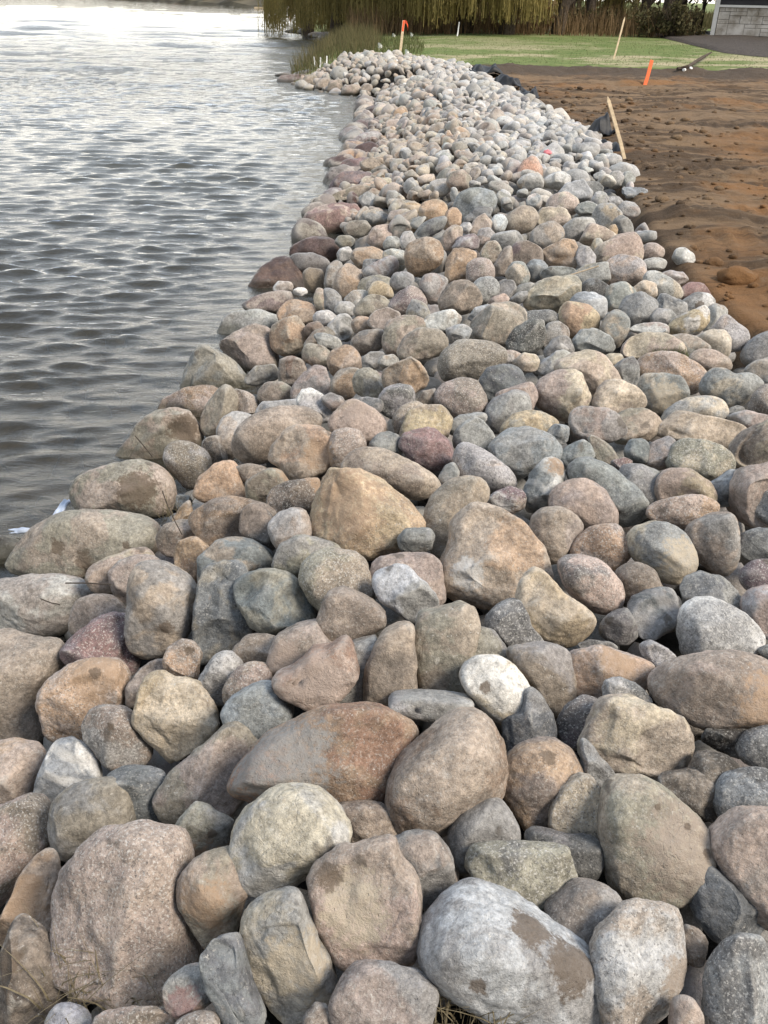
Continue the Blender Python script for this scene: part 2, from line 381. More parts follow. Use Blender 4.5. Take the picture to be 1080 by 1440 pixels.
# the lake: a sheet with real waves
def wave_field(X, Y, spacing):
    r = np.random.default_rng(11); Z = np.zeros_like(X); DX = np.zeros_like(X); DY = np.zeros_like(X)
    for k in range(80):
        lam = .09*math.exp(r.random()**.8*1.6); th = r.normal(0, .30)+math.pi/2+.10
        kx, ky = math.cos(th)*2*math.pi/lam, math.sin(th)*2*math.pi/lam
        amp = .0092*lam**1.0*r.uniform(.5, 1.2)
        ph = r.random()*6.28
        fade = np.clip(lam/spacing/2.4-.5, 0, 1)
        jx = X+.10*np.sin(Y*1.1+k); jy = Y+.10*np.sin(X*.9+2*k)
        a = kx*jx+ky*jy+ph
        Z += amp*fade*np.sin(a); q = .75*amp*fade*np.cos(a); DX += q*math.cos(th); DY += q*math.sin(th)
    r = np.random.default_rng(12); fw = smooth((Y-14)/40)
    for k in range(60):                       # longer swell and gust patterns, out on the open water
        lam = .45*math.exp(r.random()**1.3*3.0); th = r.normal(0, .28)+math.pi/2+.10
        kx, ky = math.cos(th)*2*math.pi/lam, math.sin(th)*2*math.pi/lam
        a = kx*(X+.3*lam*np.sin(Y*.5/lam+k))+ky*Y+r.random()*6.28
        Z += .0066*lam*fw*np.clip(lam/spacing/2.4-.5, 0, 1)*np.sin(a)*r.uniform(.5, 1.2)
    env = .95+.30*vnoise(np.stack([X*.35, Y*.5, X*0+1.5], -1))+.2*vnoise(np.stack([X*1.3, Y*1.6, X*0+4.5], -1))
    return Z*env, DX*env, DY*env
ys = [2.0]
while ys[-1] < 3500: ys.append(ys[-1]+(max(.022+.0034*max(0, ys[-1]-4), ys[-1]**2/7500) if ys[-1] < 420 else ys[-1]*.12))
ys = np.array(ys); us = np.concatenate([np.linspace(-2.0, -.62, 30)[:-1], np.linspace(-.62, .02, 330), np.linspace(.02, .4, 14)[1:]])
Yg, Ug = np.meshgrid(ys, us, indexing='ij'); Xg = Ug*(Yg+2.5)+.3
dy = np.gradient(ys)[:, None]; spc = np.maximum(dy, (Yg+2.5)*.0020)+0*Ug
Z, DX, DY = wave_field(Xg, Yg, spc)
sh = smooth((shore(Yg)-Xg+.25)/1.2)*.75+.25
Z = Z*sh
V = np.stack([Xg+DX*sh, Yg+DY*sh, Z], -1).reshape(-1, 3)
nx = len(us); i = np.arange(len(ys)-1)[:, None]*nx+np.arange(nx-1)[None]
F = np.stack([i, i+1, i+nx+1, i+nx], -1).reshape(-1, 4)
m = bpy.data.materials.new('lake_water'); m.use_nodes = True; t = m.node_tree; t.nodes.clear(); n = N(t); lk = t.links.new
out = n.node('ShaderNodeOutputMaterial'); gl = n.node('ShaderNodeBsdfGlossy'); gl.inputs['Roughness'].default_value = .03
gl.inputs['Color'].default_value = (.98, .98, .98, 1)
tr = n.node('ShaderNodeBsdfTransparent'); tr.inputs['Color'].default_value = (.72, .66, .50, 1)
df = n.node('ShaderNodeBsdfDiffuse'); df.inputs['Color'].default_value = (.066, .066, .056, 1)
body = n.node('ShaderNodeMixShader')
pos = n.coord(); sp = n.node('ShaderNodeSeparateXYZ'); lk(pos, sp.inputs[0])
lk(n.ramp(sp.outputs['Y'], 3, 16, .25, .95), body.inputs[0]); lk(tr.outputs[0], body.inputs[1]); lk(df.outputs[0], body.inputs[2])
fr = n.node('ShaderNodeFresnel'); fr.inputs['IOR'].default_value = 1.40
mxs = n.node('ShaderNodeMixShader'); lk(fr.outputs[0], mxs.inputs[0]); lk(body.outputs[0], mxs.inputs[1]); lk(gl.outputs[0], mxs.inputs[2])
mpw = n.node('ShaderNodeMapping'); mpw.inputs['Scale'].default_value = (.55, 1.5, 1); mpw.inputs['Rotation'].default_value = (0, 0, .1); lk(pos, mpw.inputs['Vector'])
fine = n.noise(mpw.outputs[0], 7.5, 6, .62, .4)
br = n.noise(mpw.outputs[0], .55, 9, .74)
farm = n.math('MULTIPLY', n.ramp(sp.outputs['Y'], 12, 30), n.ramp(sp.outputs['Y'], 34, 75, 1, .0))
hgt = n.math('ADD', n.math('MULTIPLY', fine, .016), n.math('MULTIPLY', n.math('MULTIPLY', br, farm), .16))
bp = n.bump(hgt, 1.0, .8); lk(bp, gl.inputs['Normal']); lk(bp, fr.inputs['Normal'])
lk(mxs.outputs[0], out.inputs['Surface'])
tag(mesh_obj('lake', V, F, m, smooth=True), kind='structure')

# ------------------------------------------------------------------ stones
PAL = dict(pb='9C8A80', tn='A6927E', og='BA9062', br='8A7866', pk='B29A8A', rb='9A7650', ru='8E5F3E', ol='918B78', gy='8F8D89',
           dg='646463', dk='35312E', tl='66757A', bl='8593A0', db='58636D', wb='B6C0C8', wh='D2CFC8', cr='C6B496', pg='ABABA2',
           gg='828A89', lg='A5A1A3', yt='BAA070', pu='7C6A6A', rd='94706A', mr='66473F')
def soften(c, a=None):
    a = .30 if c[0] > c[2]*1.9 else .2 if c[0] > c[2]*1.18 else .58
    l = float(c@np.array([.2126, .7152, .0722])); return l+(c-l)*(1-a)
PAL = {k: soften(lin(h)) for k, h in PAL.items()}
DUST = lin('ABA49A')
PAL = {k: c_ if k in ('mr', 'rd', 'pu') else c_*.78+DUST*.22*(c_.mean()/DUST.mean())**.5 for k, c_ in PAL.items()}
TILE = dict(A=(0, 1080, 3), B=(360, 1080, 3), C=(720, 1080, 3), D=(0, 760, 3), E=(360, 760, 3), F=(720, 760, 3), G=(0, 480, 3),
            H=(360, 480, 3), I=(720, 480, 3), J=(300, 240, 3.6), K=(540, 240, 3.6), L=(780, 240, 3.6), M=(380, 0, 3))
def ico(sub):
    import bmesh
    bm = bmesh.new(); bmesh.ops.create_icosphere(bm, subdivisions=sub, radius=1)
    v = np.array([x.co[:] for x in bm.verts]); f = np.array([[w.index for w in x.verts] for x in bm.faces]); bm.free()
    return v/np.linalg.norm(v, axis=1)[:, None], f
ICO = {k: ico(k) for k in (2, 3, 4, 5, 6)}
def shape_stone(sub, radfun, c, kind, seed, size, flat=.0):
    """unit directions -> stone in a frame whose xy plane carries the outline; c = half depth"""
    r = np.random.default_rng(seed); D, F_ = ICO[sub]
    th = np.arctan2(D[:, 1], D[:, 0]); rho = np.hypot(D[:, 0], D[:, 1]); z = D[:, 2]
    e1, e2 = {'r': (.76, .84), 'm': (.64, .74), 'a': (.56, .66), 's': (.42, .40)}[kind]
    rr = rho**e1; zz = np.sign(z)*np.abs(z)**e2
    R_ = radfun(th)
    # the crest of the outline sits off centre, so the lit and shaded sides differ
    tilt = r.normal(0, .2 if kind == 'r' else .34, 2)*(kind != 's')
    P = np.stack([rr*np.cos(th)*R_, rr*np.sin(th)*R_, zz*c], 1)
    inner = np.clip(1-rr**5, 0, 1)
    P[:, 2] += inner*(tilt[0]*P[:, 0]+tilt[1]*P[:, 1])
    k = {'r': 10, 'm': 13, 'a': 15, 's': 5}[kind]
    for i in range(k):
        nv = r.normal(0, 1, 3); nv[2] = abs(nv[2])*1.1+.15 if i % 3 else -abs(nv[2]); nv /= np.linalg.norm(nv)
        s = P@nv; q = {'r': r.uniform(.64, .90), 'm': r.uniform(.50, .80), 'a': r.uniform(.44, .78), 's': r.uniform(.86, .96)}[kind]
        d = s.max()*q; over = s-d
        soft = size*{'r': .07, 'm': .032, 'a': .014, 's': .02}[kind]
        cut = np.where(over > -soft, (over+soft)**2/(4*soft), 0); cut = np.where(over > soft, over, cut)
        P -= nv*(cut*(.9 if kind != 'r' else .7)*(.35+.65*inner))[:, None]
    off = r.random(3)*40
    nn = D
    q = P/size
    amp = {'r': .045, 'm': .065, 'a': .07, 's': .04}[kind]
    h = amp*fbm(q*1.5+off, 3, .5)+.016*fbm(q*6+off, 3 if sub > 4 else 2, .6)
    if kind != 'r': h -= .03*np.clip(np.abs(fbm(q*2.2+off+9, 2))*-1+.12, 0, 1)*4*.25
    P += nn*(h*size)[:, None]
    return P, F_
def poly_rad(pts, sm):
    pts = np.asarray(pts); n_ = len(pts); nxt = np.roll(pts, -1, 0)
    T = np.linspace(0, 2*math.pi, 361)[:-1]; R_ = np.zeros(360)
    for k, a in enumerate(T):
        d = np.array([math.cos(a), math.sin(a)]); best = 0
        for i in range(n_):
            p, q = pts[i], nxt[i]; e_ = q-p; den = d[0]*e_[1]-d[1]*e_[0]
            if abs(den) < 1e-12: continue
            tt = (p[0]*e_[1]-p[1]*e_[0])/den; uu = (p[0]*d[1]-p[1]*d[0])/den
            if tt > 0 and -1e-6 <= uu <= 1+1e-6: best = max(best, tt)
        R_[k] = best
    R_ = np.where(R_ <= 0, R_[R_ > 0].mean(), R_)
    ker = np.exp(-.5*(np.arange(-30, 31)/sm)**2); ker /= ker.sum()
    Rs = np.convolve(np.concatenate([R_[-30:], R_, R_[:30]]), ker, 'valid')
    return lambda th: np.interp(np.mod(th, 2*math.pi), np.append(T, 2*math.pi), np.append(Rs, Rs[0]))

ROCKS = """
A|380,240 440,245 560,235 680,290 740,320 790,420 760,500 800,640 870,770 850,850 720,880 690,1015 560,1005 500,960 460,890 330,860 300,810 240,780 195,660 195,560 230,430 290,350 340,280|pb tn g a .3|largest boulder in the lower left, rough pinkish grey granite with a flat broad face
A|520,40 565,90 570,235 500,300 400,330 300,350 260,375 215,300 205,220 240,140 300,95 400,55|ol gy s r .1|smooth olive grey rock directly above the huge pinkish granite boulder
A|450,30 540,-5 690,5 740,230 680,280 570,260 480,120|tl db m m -.6|dark teal rock wedged low between the olive grey rock and a tan one
D|240,840 300,845 370,880 415,930 425,980 400,1010 300,1050 240,1100 200,1150 165,1110 148,1040 160,960 195,890|bl wh b m .1|blue grey rock with a curved white quartz vein and tan patch
D|-90,845 0,850 100,865 170,880 195,900 170,960 150,1050 120,1085 0,1125 -90,1130|pk og m m 0|pinkish tan rock at the left edge beside the white veined rock
A|-90,200 0,165 70,130 130,140 170,185 200,260 215,330 150,350 110,410 60,480 30,560 0,590 -90,560|br pk g r 0|brown pitted granite rock at the left edge above the orange streaked long rock
A|190,345 245,370 250,390 215,450 195,560 200,690 120,720 60,700 30,740 -10,760 -10,650 40,560 80,460 140,370|tn og s m -.1|long leaning rock streaked bright orange, left of the huge granite boulder
A|40,650 110,690 200,700 250,800 290,900 290,960 230,1010 190,1080 60,1140 -10,1110 -30,900 -20,780 10,700|br dk s a .2|brown boulder with a charcoal streak filling the bottom left corner
A|230,1005 290,1005 350,1040 385,1075 380,1150 200,1150 190,1060|bl gy s r -.2|blue grey rock cut by the bottom edge, below the grass gap
A|385,1070 450,1030 520,1010 620,1015 700,1030 735,1080 700,1160 400,1160|br pk g a -.1|speckled brown granite cut by the bottom edge under the huge boulder
A|735,1080 780,1050 840,1035 900,1050 925,1085 900,1160 760,1160|pb gy g r -.1|small pinkish grey rock cut by the bottom edge under the pink centred stone
A|690,920 730,885 800,860 850,855 900,960 910,1035 850,1045 740,1045 700,1000|gy pk m m 0|small grey rock with a bright pink crystal patch in its middle
A|850,790 900,720 960,705 1010,720 1020,850 1050,960 1085,1010 1120,1060 1100,1140 960,1130 920,1040 870,960 850,880|db bl b a .1|dark blue grey angular rock with pale vertical streaks beside the pink centred stone
A|870,360 965,345 1050,380 1070,450 1070,510 1030,560 1005,640 1000,710 940,740 880,765 830,680 780,600 750,540 755,470 800,400|tn ol s r 0|smooth tan rock with an ochre face right of the huge granite boulder
A|820,150 880,165 930,200 985,235 975,330 960,345 880,380 800,415 780,370 755,320 715,270 760,215|gy ol m a -.1|grey angular rock with a small black hole, above the ochre faced rock
A|670,260 720,245 745,260 770,320 700,295|bl gy s m -.3|tiny blue grey sliver of stone left of the rock with the black hole
D|940,765 1000,790 1090,850 1075,890 1010,990 980,1060 940,1110 870,1140 810,1110 740,1185 700,1160 660,1080 655,1030 700,970 800,890|pb ol m m 0|slanting grey brown boulder left of the largest rust brown boulder
E|-110,990 0,855 60,812 200,740 300,700 390,685 530,692 610,730 680,790 670,830 600,910 552,990 540,1080 500,1130 340,1140 160,1150 20,1160 -75,1150 -105,1070|rb ru m m .05|widest rust brown boulder in the foreground with a grey flat left shoulder
B|150,75 230,90 300,130 370,190 405,240 405,290 340,340 270,390 220,440 150,500 60,525 -20,520 -90,470 -120,410 -115,330 -90,230 -30,160 60,100|pg cr m r .5|pale grey green egg shaped boulder leaning on the rust brown boulder
B|340,155 440,140 520,155 560,200 600,290 570,330 500,330 400,340 360,260|br tn m r -.3|brown rock tucked behind the pale egg shaped boulder
B|480,305 540,305 575,340 590,400 650,470 690,560 705,640 680,780 620,865 540,840 480,835 400,840 340,790 300,720 250,620 210,500 225,440 270,400 350,345 400,345|tn pk m a .3|warm tan boulder with a dark brown blotch on its upper left
B|600,310 690,280 780,270 800,320 830,430 860,500 790,560 720,630 690,560 640,470 590,400 570,330|gy tn s a 0|cracked grey brown angular rock right of the tan boulder with a blotch
B|980,125 1030,140 1070,180 1110,240 1110,310 1000,380 895,430 850,430 820,360 808,290 850,220 900,160|gy gy s r -.15|smooth plain grey rounded rock under the big glossy tan boulder
E|870,718 950,740 1010,790 1045,850 1058,920 1040,1000 1000,1080 880,1150 740,1230 620,1258 590,1230 560,1150 545,1070 555,1000 600,920 680,850 780,760|tn rb m r .2|big smooth tan brown boulder with white flecks and a green moss spot
B|930,308 1080,308 1290,335 1330,370 1350,440 1335,510 1270,570 1210,598 1110,580 1000,530 940,480 895,430 888,370|ol dg g m .3|flat wedge of black and white speckled rock above the large white blue boulder
B|680,770 685,700 730,630 790,560 850,518 900,507 1000,540 1090,595 1180,650 1320,740 1390,790 1400,880 1425,1000 1440,1060 1400,1150 1300,1190 1150,1190 1020,1100 900,1015 790,945 710,860|wb gy m r .1|largest whitish blue boulder at the bottom with brown wet stains
B|0,530 60,510 150,500 210,490 215,560 260,640 300,730 335,800 340,850 320,930 290,1000 230,1060 150,1090 60,1060 0,1010 -50,940 -65,850 -75,700 -70,600 -20,540|gy cr m m -.05|tall grey boulder with a cream lower face, below the pale egg shaped boulder
B|310,990 340,930 400,860 470,828 540,845 620,890 690,930 750,970 768,1010 750,1060 730,1130 500,1170 320,1150|pb gy m m .1|domed purple grey and rust rock at the bottom, left of the dry grass
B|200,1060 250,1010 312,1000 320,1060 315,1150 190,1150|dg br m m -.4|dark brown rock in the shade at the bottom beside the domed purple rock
F|130,843 200,850 260,890 290,960 300,1000 260,1060 200,1120 180,1200 110,1230 70,1240 30,1180 -30,1090 -58,1010 -50,940 0,890 60,855|br og m r 0|brown rounded boulder with a rusty pit right of the glossy tan boulder
C|300,30 350,45 375,100 380,170 365,260 330,310 270,345 220,325 180,280 155,220 160,140 200,85|tn cr g m .5|small upright tan stone perched against the large olive and tan boulder
C|440,42 510,48 570,52 650,85 740,150 800,230 830,310 832,380 790,460 720,530 620,578 540,565 450,520 390,480 370,380 365,260 385,120 400,70|ol tn m r .15|large boulder half smooth olive and half rough tan with small dark pits
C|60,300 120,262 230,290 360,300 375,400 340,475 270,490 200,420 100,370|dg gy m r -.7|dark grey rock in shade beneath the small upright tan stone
C|270,485 350,485 420,510 465,575 430,640 380,690 320,750 280,750 200,690 160,640 140,590 200,540|gy br m r -.4|grey brown oval rock wedged above the lilac grey flat topped boulder
C|520,573 600,585 680,600 735,640 740,700 725,820 700,930 680,1000 680,1080 620,1160 400,1160 360,1050 330,900 316,780 330,700 370,650 440,590|lg tn g a .2|lilac grey flat topped boulder with a broken rusty right edge
C|745,665 800,700 832,750 815,825 735,832 700,760|br dg s m -.5|small brown rock in the gap right of the lilac grey boulder
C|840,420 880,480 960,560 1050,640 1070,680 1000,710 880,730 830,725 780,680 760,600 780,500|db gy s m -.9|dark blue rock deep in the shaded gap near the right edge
C|845,300 880,240 950,190 1030,168 1080,168 1180,190 1260,300 1260,480 1180,620 1080,672 1010,650 950,590 900,520 870,450 848,380|pk pb m r .15|round pinkish tan boulder cut by the right edge below the dark granite
C|880,705 920,690 1000,690 1060,700 1090,760 1150,850 1160,1000 1120,1160 820,1160 800,1020 800,920 815,820 850,750|gg dg g m 0|green grey coarse granite boulder in the bottom right corner
C|700,960 760,970 795,1030 805,1090 790,1160 660,1160 670,1050 685,985|pk tn s r -.2|small smooth pinkish stone at the bottom between two granite boulders
C|870,60 920,20 1000,0 1080,10 1160,60 1180,150 1080,190 980,200 920,220 880,240 855,170 855,100|dg bl g r 0|dark charcoal granite rock cut by the right edge above the round pinkish boulder
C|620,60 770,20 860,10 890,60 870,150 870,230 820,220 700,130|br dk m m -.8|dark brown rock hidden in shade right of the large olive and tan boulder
F|290,860 310,840 360,920 430,980 440,1030 380,1070 345,1050 300,990|gg gy m m -.35|grey green rock showing under the left of the notched tan boulder
F|300,820 330,730 375,680 450,655 530,655 590,670 620,690 650,680 710,700 760,760 785,830 788,890 760,960 720,995 640,1008 540,1000 420,1000 350,970 310,920 290,860|tn cr m a .55|sandy boulder with a notched double top, sitting high on the right
G|40,960 50,900 110,820 200,760 300,720 400,708 520,715 620,740 690,770 680,830 665,900 580,930 480,940 400,960 370,1000 300,990 180,985 50,1005|ol tn m r 0|longest olive tan boulder at the water edge with scattered dark spots
D|-90,180 0,165 120,145 220,142 310,160 360,190 395,235 340,300 295,350 280,390 240,405 100,400 0,390 -90,370|pg pb m r 0|pale grey oval boulder at the left edge with a black twig on it
D|-90,400 0,380 100,385 200,390 270,400 275,470 275,530 200,570 170,640 180,760 195,830 190,880 100,875 0,860 -90,850|tn br m r -.05|large tan brown boulder filling the left edge below the pale oval one
D|290,530 370,498 450,495 510,510 535,560 540,640 520,700 450,730 400,790 370,860 300,850 240,840 205,860 180,800 172,720 168,640 200,570|pk og g m .1|squarish pinkish tan granite boulder with an orange top and one dark spot
D|255,460 290,400 350,340 430,305 500,305 540,320 560,420 590,500 580,540 540,570 500,530 450,510 370,510 280,528 262,500|pu rd g m 0|purple red crystalline rock above the squarish pinkish granite
D|300,290 340,245 400,225 450,225 500,250 540,310 520,340 420,350 340,375 295,395 288,340|pb br m r -.1|pinkish brown rounded rock above the purple red crystalline rock
D|550,200 570,120 600,90 650,83 720,95 780,130 830,180 835,260 800,400 740,450 670,490 600,500 560,460 538,390 545,300|tn gy s r .2|tall smooth tan and grey boulder with a dark spot low on its right
D|370,160 400,105 480,60 560,30 630,40 650,80 580,130 520,190 470,225 390,215|tn cr m r -.1|cream tan rock behind the tall smooth tan and grey boulder
D|460,140 500,95 570,70 650,60 690,100 640,150 600,200 560,320 500,260 470,200|pb gy m m -.05|narrow purple brown rock against the left of the tall smooth boulder
D|940,90 1000,85 1060,110 1050,180 1070,260 1080,330 1070,390 1000,440 960,470 880,510 855,525 820,420 815,330 835,200 870,130|tl ol m a 0|tall dark teal rock with a tan ridge down its middle
D|830,190 870,90 930,10 990,-15 1060,-10 1110,30 1160,80 1160,130 1060,140 960,140 860,180|tl tn s m -.3|dark teal sloping rock just behind the tall teal ridged rock
D|685,490 710,440 760,418 810,415 845,450 852,510 850,570 830,590 770,580 720,575 690,555|tn og g m .3|small round ochre tan stone sitting on top of the yellow sandstone boulder
D|565,680 580,590 600,560 680,555 720,580 780,580 830,600 850,640 905,700 930,755 850,840 780,900 710,955 650,880 590,810 558,770|yt cr m a .2|yellow tan angular sandstone boulder pointing downwards in the lower left
D|540,590 580,520 640,500 695,500 710,555 640,590 590,640 565,700 550,705 532,640|pb pk m m -.3|pinkish rock peeking out behind the yellow sandstone boulder
D|350,780 390,710 450,688 510,700 560,750 600,830 645,880 630,930 560,965 470,985 430,930 400,870 365,840|br gy g r .05|round grey brown rock left of the yellow sandstone boulder
D|860,540 900,480 960,465 1010,480 1030,520 1000,590 965,650 940,690 910,695 870,650 835,600|lg wh g r .05|small pale lilac rock right of the round ochre stone
D|960,590 1010,530 1080,508 1130,530 1150,580 1130,640 1040,690 960,710 938,700 940,640|pk tn g r -.15|pinkish tan rock peeking above the blue grey egg shaped rock
D|980,465 1050,420 1120,395 1170,420 1160,490 1100,540 1020,530|br rb m m -.4|brown rock in shade above the blue grey egg shaped rock
D|940,720 965,665 1020,630 1090,600 1150,602 1210,655 1236,710 1225,770 1160,815 1080,828 1000,820 950,780|bl gg m r .3|blue grey egg shaped rock left of the pink broken slab
G|720,890 760,840 830,822 900,850 925,900 880,970 835,1025 790,980 730,950|rb og m m -.1|orange brown mottled rock above the tall smooth tan and grey boulder
G|660,820 700,770 760,750 830,755 850,810 800,860 715,910 665,870|tn br m r -.1|tan round rock just below the dark spotted log shaped boulder
E|-100,180 -60,130 0,118 100,130 160,170 200,230 255,310 240,340 160,370 80,410 50,390 0,345 -60,260 -95,210|tl ol s m .15|smooth dark green grey boulder shaped like a tilted leaf
E|190,90 230,45 310,30 420,50 470,90 490,150 500,240 420,270 330,290 262,305 220,270 190,190 183,130|ol tn g r 0|olive tan boulder with a line of pale flecks, right of the leaf shaped green rock
E|290,250 310,205 370,196 440,225 500,260 548,310 548,350 480,400 410,430 370,430 320,430 262,400 255,350|br tn m m .15|plain brown blunt nosed rock above the pink broken slab
E|60,470 90,400 170,360 255,340 290,400 330,440 260,490 200,520 130,550 65,565 47,530|pb br m r -.15|brown rock with a pink end behind the pink broken slab
E|380,405 410,440 430,510 435,570 400,620 330,690 265,712 200,690 120,650 75,590 80,570 150,545 210,500 240,460 310,450|pk ru m a .3|pink broken slab with a jagged upper edge
E|410,435 510,405 510,460 470,550 460,680 360,700 330,700 400,570|gy br m m -.6|grey rock in shade right of the pink broken slab
E|600,345 650,345 672,370 665,420 675,520 680,640 580,660 555,690 460,685 448,580 460,530 500,440 540,380|tn br s m .05|upright tan rock with a white smear above the thin flat slab
E|690,310 760,295 870,262 920,285 945,350 930,450 900,540 890,600 890,650 780,660 690,640 675,560 655,440 680,360|ol tn s a .0|tall grey tan block standing right above the thin flat slab
E|840,420 870,375 940,365 1000,380 1060,440 1070,500 1000,540 900,560 860,545 845,490|gy ol m r .1|grey tan rounded rock behind the cream white egg shaped rock
E|560,680 580,650 680,640 800,650 905,665 915,700 850,725 770,755 660,740 560,710|lg gy b a .3|thin flat slab of layered grey stone lying level
E|860,555 885,508 950,486 1030,488 1090,520 1140,575 1167,640 1160,710 1130,760 1080,787 1020,760 950,690 885,620|cr wh m r .55|cream white egg shaped rock with a short dark mark
E|490,170 520,120 580,97 630,115 690,180 740,240 770,290 720,320 680,350 640,345 580,300 530,260 505,220|wb gy m m .5|pale blue white oblong rock leaning against a pinkish one
E|480,110 530,65 620,50 740,55 785,95 790,160 800,230 800,275 740,290 600,280 500,200|pb pk m r -.15|pinkish brown rock behind the pale blue white oblong rock
H|755,1015 800,920 850,850 845,780 880,720 930,688 1000,680 1080,695 1160,735 1190,800 1200,860 1240,945 1200,1040 1100,1085 980,1130 850,1095 760,1050|tn og m a .1|large tan boulder with a white scuffed face in the centre right
E|970,320 1000,280 1070,248 1110,250 1140,350 1210,430 1130,460 1070,460 1050,420 975,365|lg dg g m -.1|lilac and black speckled rock left of the cream oblong rock
H|70,940 120,860 200,815 290,840 360,870 330,920 220,960 180,1010 130,985|ol gy m r -.2|olive grey rock under the lower left of the big ochre block
H|595,830 630,785 740,785 755,820 740,880 690,895 610,890|gg gg s r .5|small plain green grey stone at the lower right corner of the big ochre block
F|15,210 30,150 80,115 130,120 180,180 240,250 330,310 350,350 330,410 290,445 230,450 160,440 100,400 60,340 30,260|cr yt s m .45|cream oblong rock tilted to the right with a smooth lower end
F|195,110 240,65 300,60 370,90 430,150 475,200 478,250 440,295 380,312 320,290 260,240 215,190|pk dg g r .35|oval rock with heavy black speckles beside the cream oblong rock
I|245,890 290,820 350,780 410,768 460,790 490,840 500,900 450,970 390,960 300,930|pb og g r .1|pinkish brown granite rock just above the black speckled oval rock
I|440,970 520,930 600,970 640,1040 650,1090 560,1120 480,1130 460,1040|br pb m r -.5|brown rock in the hollow right of the black speckled oval rock
I|490,840 520,790 590,758 660,758 720,790 755,850 775,950 760,990 700,1025 630,1005 560,960 500,900|gg cr m r .3|round rock half dark green and half cream tan
F|700,190 740,145 800,130 880,145 960,230 970,290 930,310 870,290 780,280 720,270|db gy m m -.05|blue grey rock right behind the pale salt and pepper granite
F|695,340 720,270 780,240 860,245 920,280 1000,330 1045,390 1060,440 1030,480 950,490 850,490 720,500 700,430|lg wh g r .15|pale salt and pepper granite boulder on the right
F|480,310 530,260 600,230 690,200 715,240 718,310 690,360 600,415 530,405 500,360|db gy b a .3|dark slate coloured angular rock left of the salt and pepper granite
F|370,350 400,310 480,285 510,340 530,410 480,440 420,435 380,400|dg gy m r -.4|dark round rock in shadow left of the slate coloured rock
F|970,250 1000,205 1080,188 1180,220 1180,400 1080,420 1020,380 975,310|lg pk m r .1|pale lilac round rock cut by the right edge beside the salt and pepper granite
I|960,970 1000,925 1080,918 1170,950 1170,1020 1080,1040 1000,1055 965,1020|pu br g r 0|purple brown round rock cut by the right edge, above the pale lilac one
F|540,440 590,420 640,445 700,500 670,560 615,585 590,520|bl lg g m -.1|small blue grey triangular rock below the slate coloured rock
F|212,560 230,500 290,455 380,438 450,460 530,485 590,510 598,560 575,640 500,650 430,660 370,680 300,650 230,610|pk og m m .15|broad tan and pink ridged rock above the notched sandy boulder
F|380,660 400,590 460,575 530,600 590,670 560,700 450,710 385,700|lg db g m .25|small black and white mottled rock capping the notched sandy boulder
F|590,620 640,550 720,495 850,463 950,462 1040,480 1120,520 1250,560 1250,760 1080,785 960,805 850,800 740,760 640,690 595,660|br pk m r .2|huge dark brown boulder on the right edge with a paler orange right face
F|-20,460 60,440 140,430 220,450 265,480 270,560 270,650 240,700 180,740 130,680 90,620 60,560 0,510|br gy s r -.05|smooth grey brown rock right of the cream white egg shaped rock
F|85,625 130,650 160,720 190,800 190,860 130,865 60,870 0,890 -40,850 -20,785 60,740 85,690|db gy m m -.2|dark blue grey rock below the smooth grey brown rock
F|190,760 220,690 290,655 360,670 380,720 340,780 310,850 280,880 230,880 200,840|pu dg g r -.2|purple grey porous rock left of the notched sandy boulder
F|955,880 990,810 1080,780 1170,790 1170,950 1080,965 990,955 960,920|gg dg g r 0|grey green mottled granite cut by the right edge below the huge brown boulder
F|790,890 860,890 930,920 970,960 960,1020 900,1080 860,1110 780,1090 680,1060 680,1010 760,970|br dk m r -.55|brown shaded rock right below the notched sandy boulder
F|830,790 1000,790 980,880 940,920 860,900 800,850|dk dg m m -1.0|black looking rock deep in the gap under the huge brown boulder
F|1045,470 1080,440 1160,450 1160,530 1080,510|gy gy m r -.2|grey stone sliver at the right edge above the huge brown boulder
F|280,450 350,418 410,430 450,455 370,480|dg gy m m -.3|flat grey stone sliver above the tan and pink ridged rock
G|290,660 310,600 370,560 480,520 600,498 650,505 700,545 740,600 742,660 720,720 660,750 600,745 510,725 400,720 290,732|ol pk m r .1|log shaped boulder at the water with a big dark blotch on its round end
G|695,480 720,435 770,420 840,440 885,480 893,530 870,590 820,625 780,615 730,570 700,530|br gy g r .3|round grey brown rock above the log shaped boulder
G|480,515 520,460 600,370 680,300 740,282 800,310 830,360 850,435 820,480 760,510 700,530 640,510 560,515|ol tn m a -.05|pointed tan boulder at the waterline with a dark wet triangle on it
G|845,350 870,290 920,220 960,190 995,200 1005,260 1000,320 960,370 915,405 870,405 848,380|tn ol s r .2|upright olive tan oval rock near the waterline
G|915,370 940,315 1000,295 1060,310 1090,340 1070,400 1020,460 985,500 940,495 920,430|pg tn m r .05|pale grey tan rock right of the upright olive tan oval rock
G|980,450 1000,400 1060,330 1150,285 1250,268 1330,290 1355,340 1330,400 1230,440 1150,480 1125,515 1060,520 1000,505|tn br m r .05|long rounded tan boulder left of the folded orange rock
G|665,295 690,240 790,200 880,185 950,195 940,260 900,330 850,365 800,330 740,300|rb pb g m -.3|reddish grey granite boulder lying in the water edge behind the pointed tan boulder
G|985,200 1040,210 1095,240 1090,310 1010,310|pb br g m -.3|pinkish brown rock right behind the upright olive tan oval rock
G|755,225 790,120 830,50 870,20 920,50 980,110 1050,180 1080,230 1000,240 940,230 850,225|ol gg m a -.05|pyramid shaped green grey boulder at the waterline
G|850,430 880,400 915,395 940,450 960,500 900,530 870,490|br dk m m -.4|small dark brown stone right of the round grey brown rock
G|825,650 850,580 920,520 980,503 1020,550 1040,620 1045,680 950,690 860,680|og tn m m .1|orange tan rock above the brown cracked slab
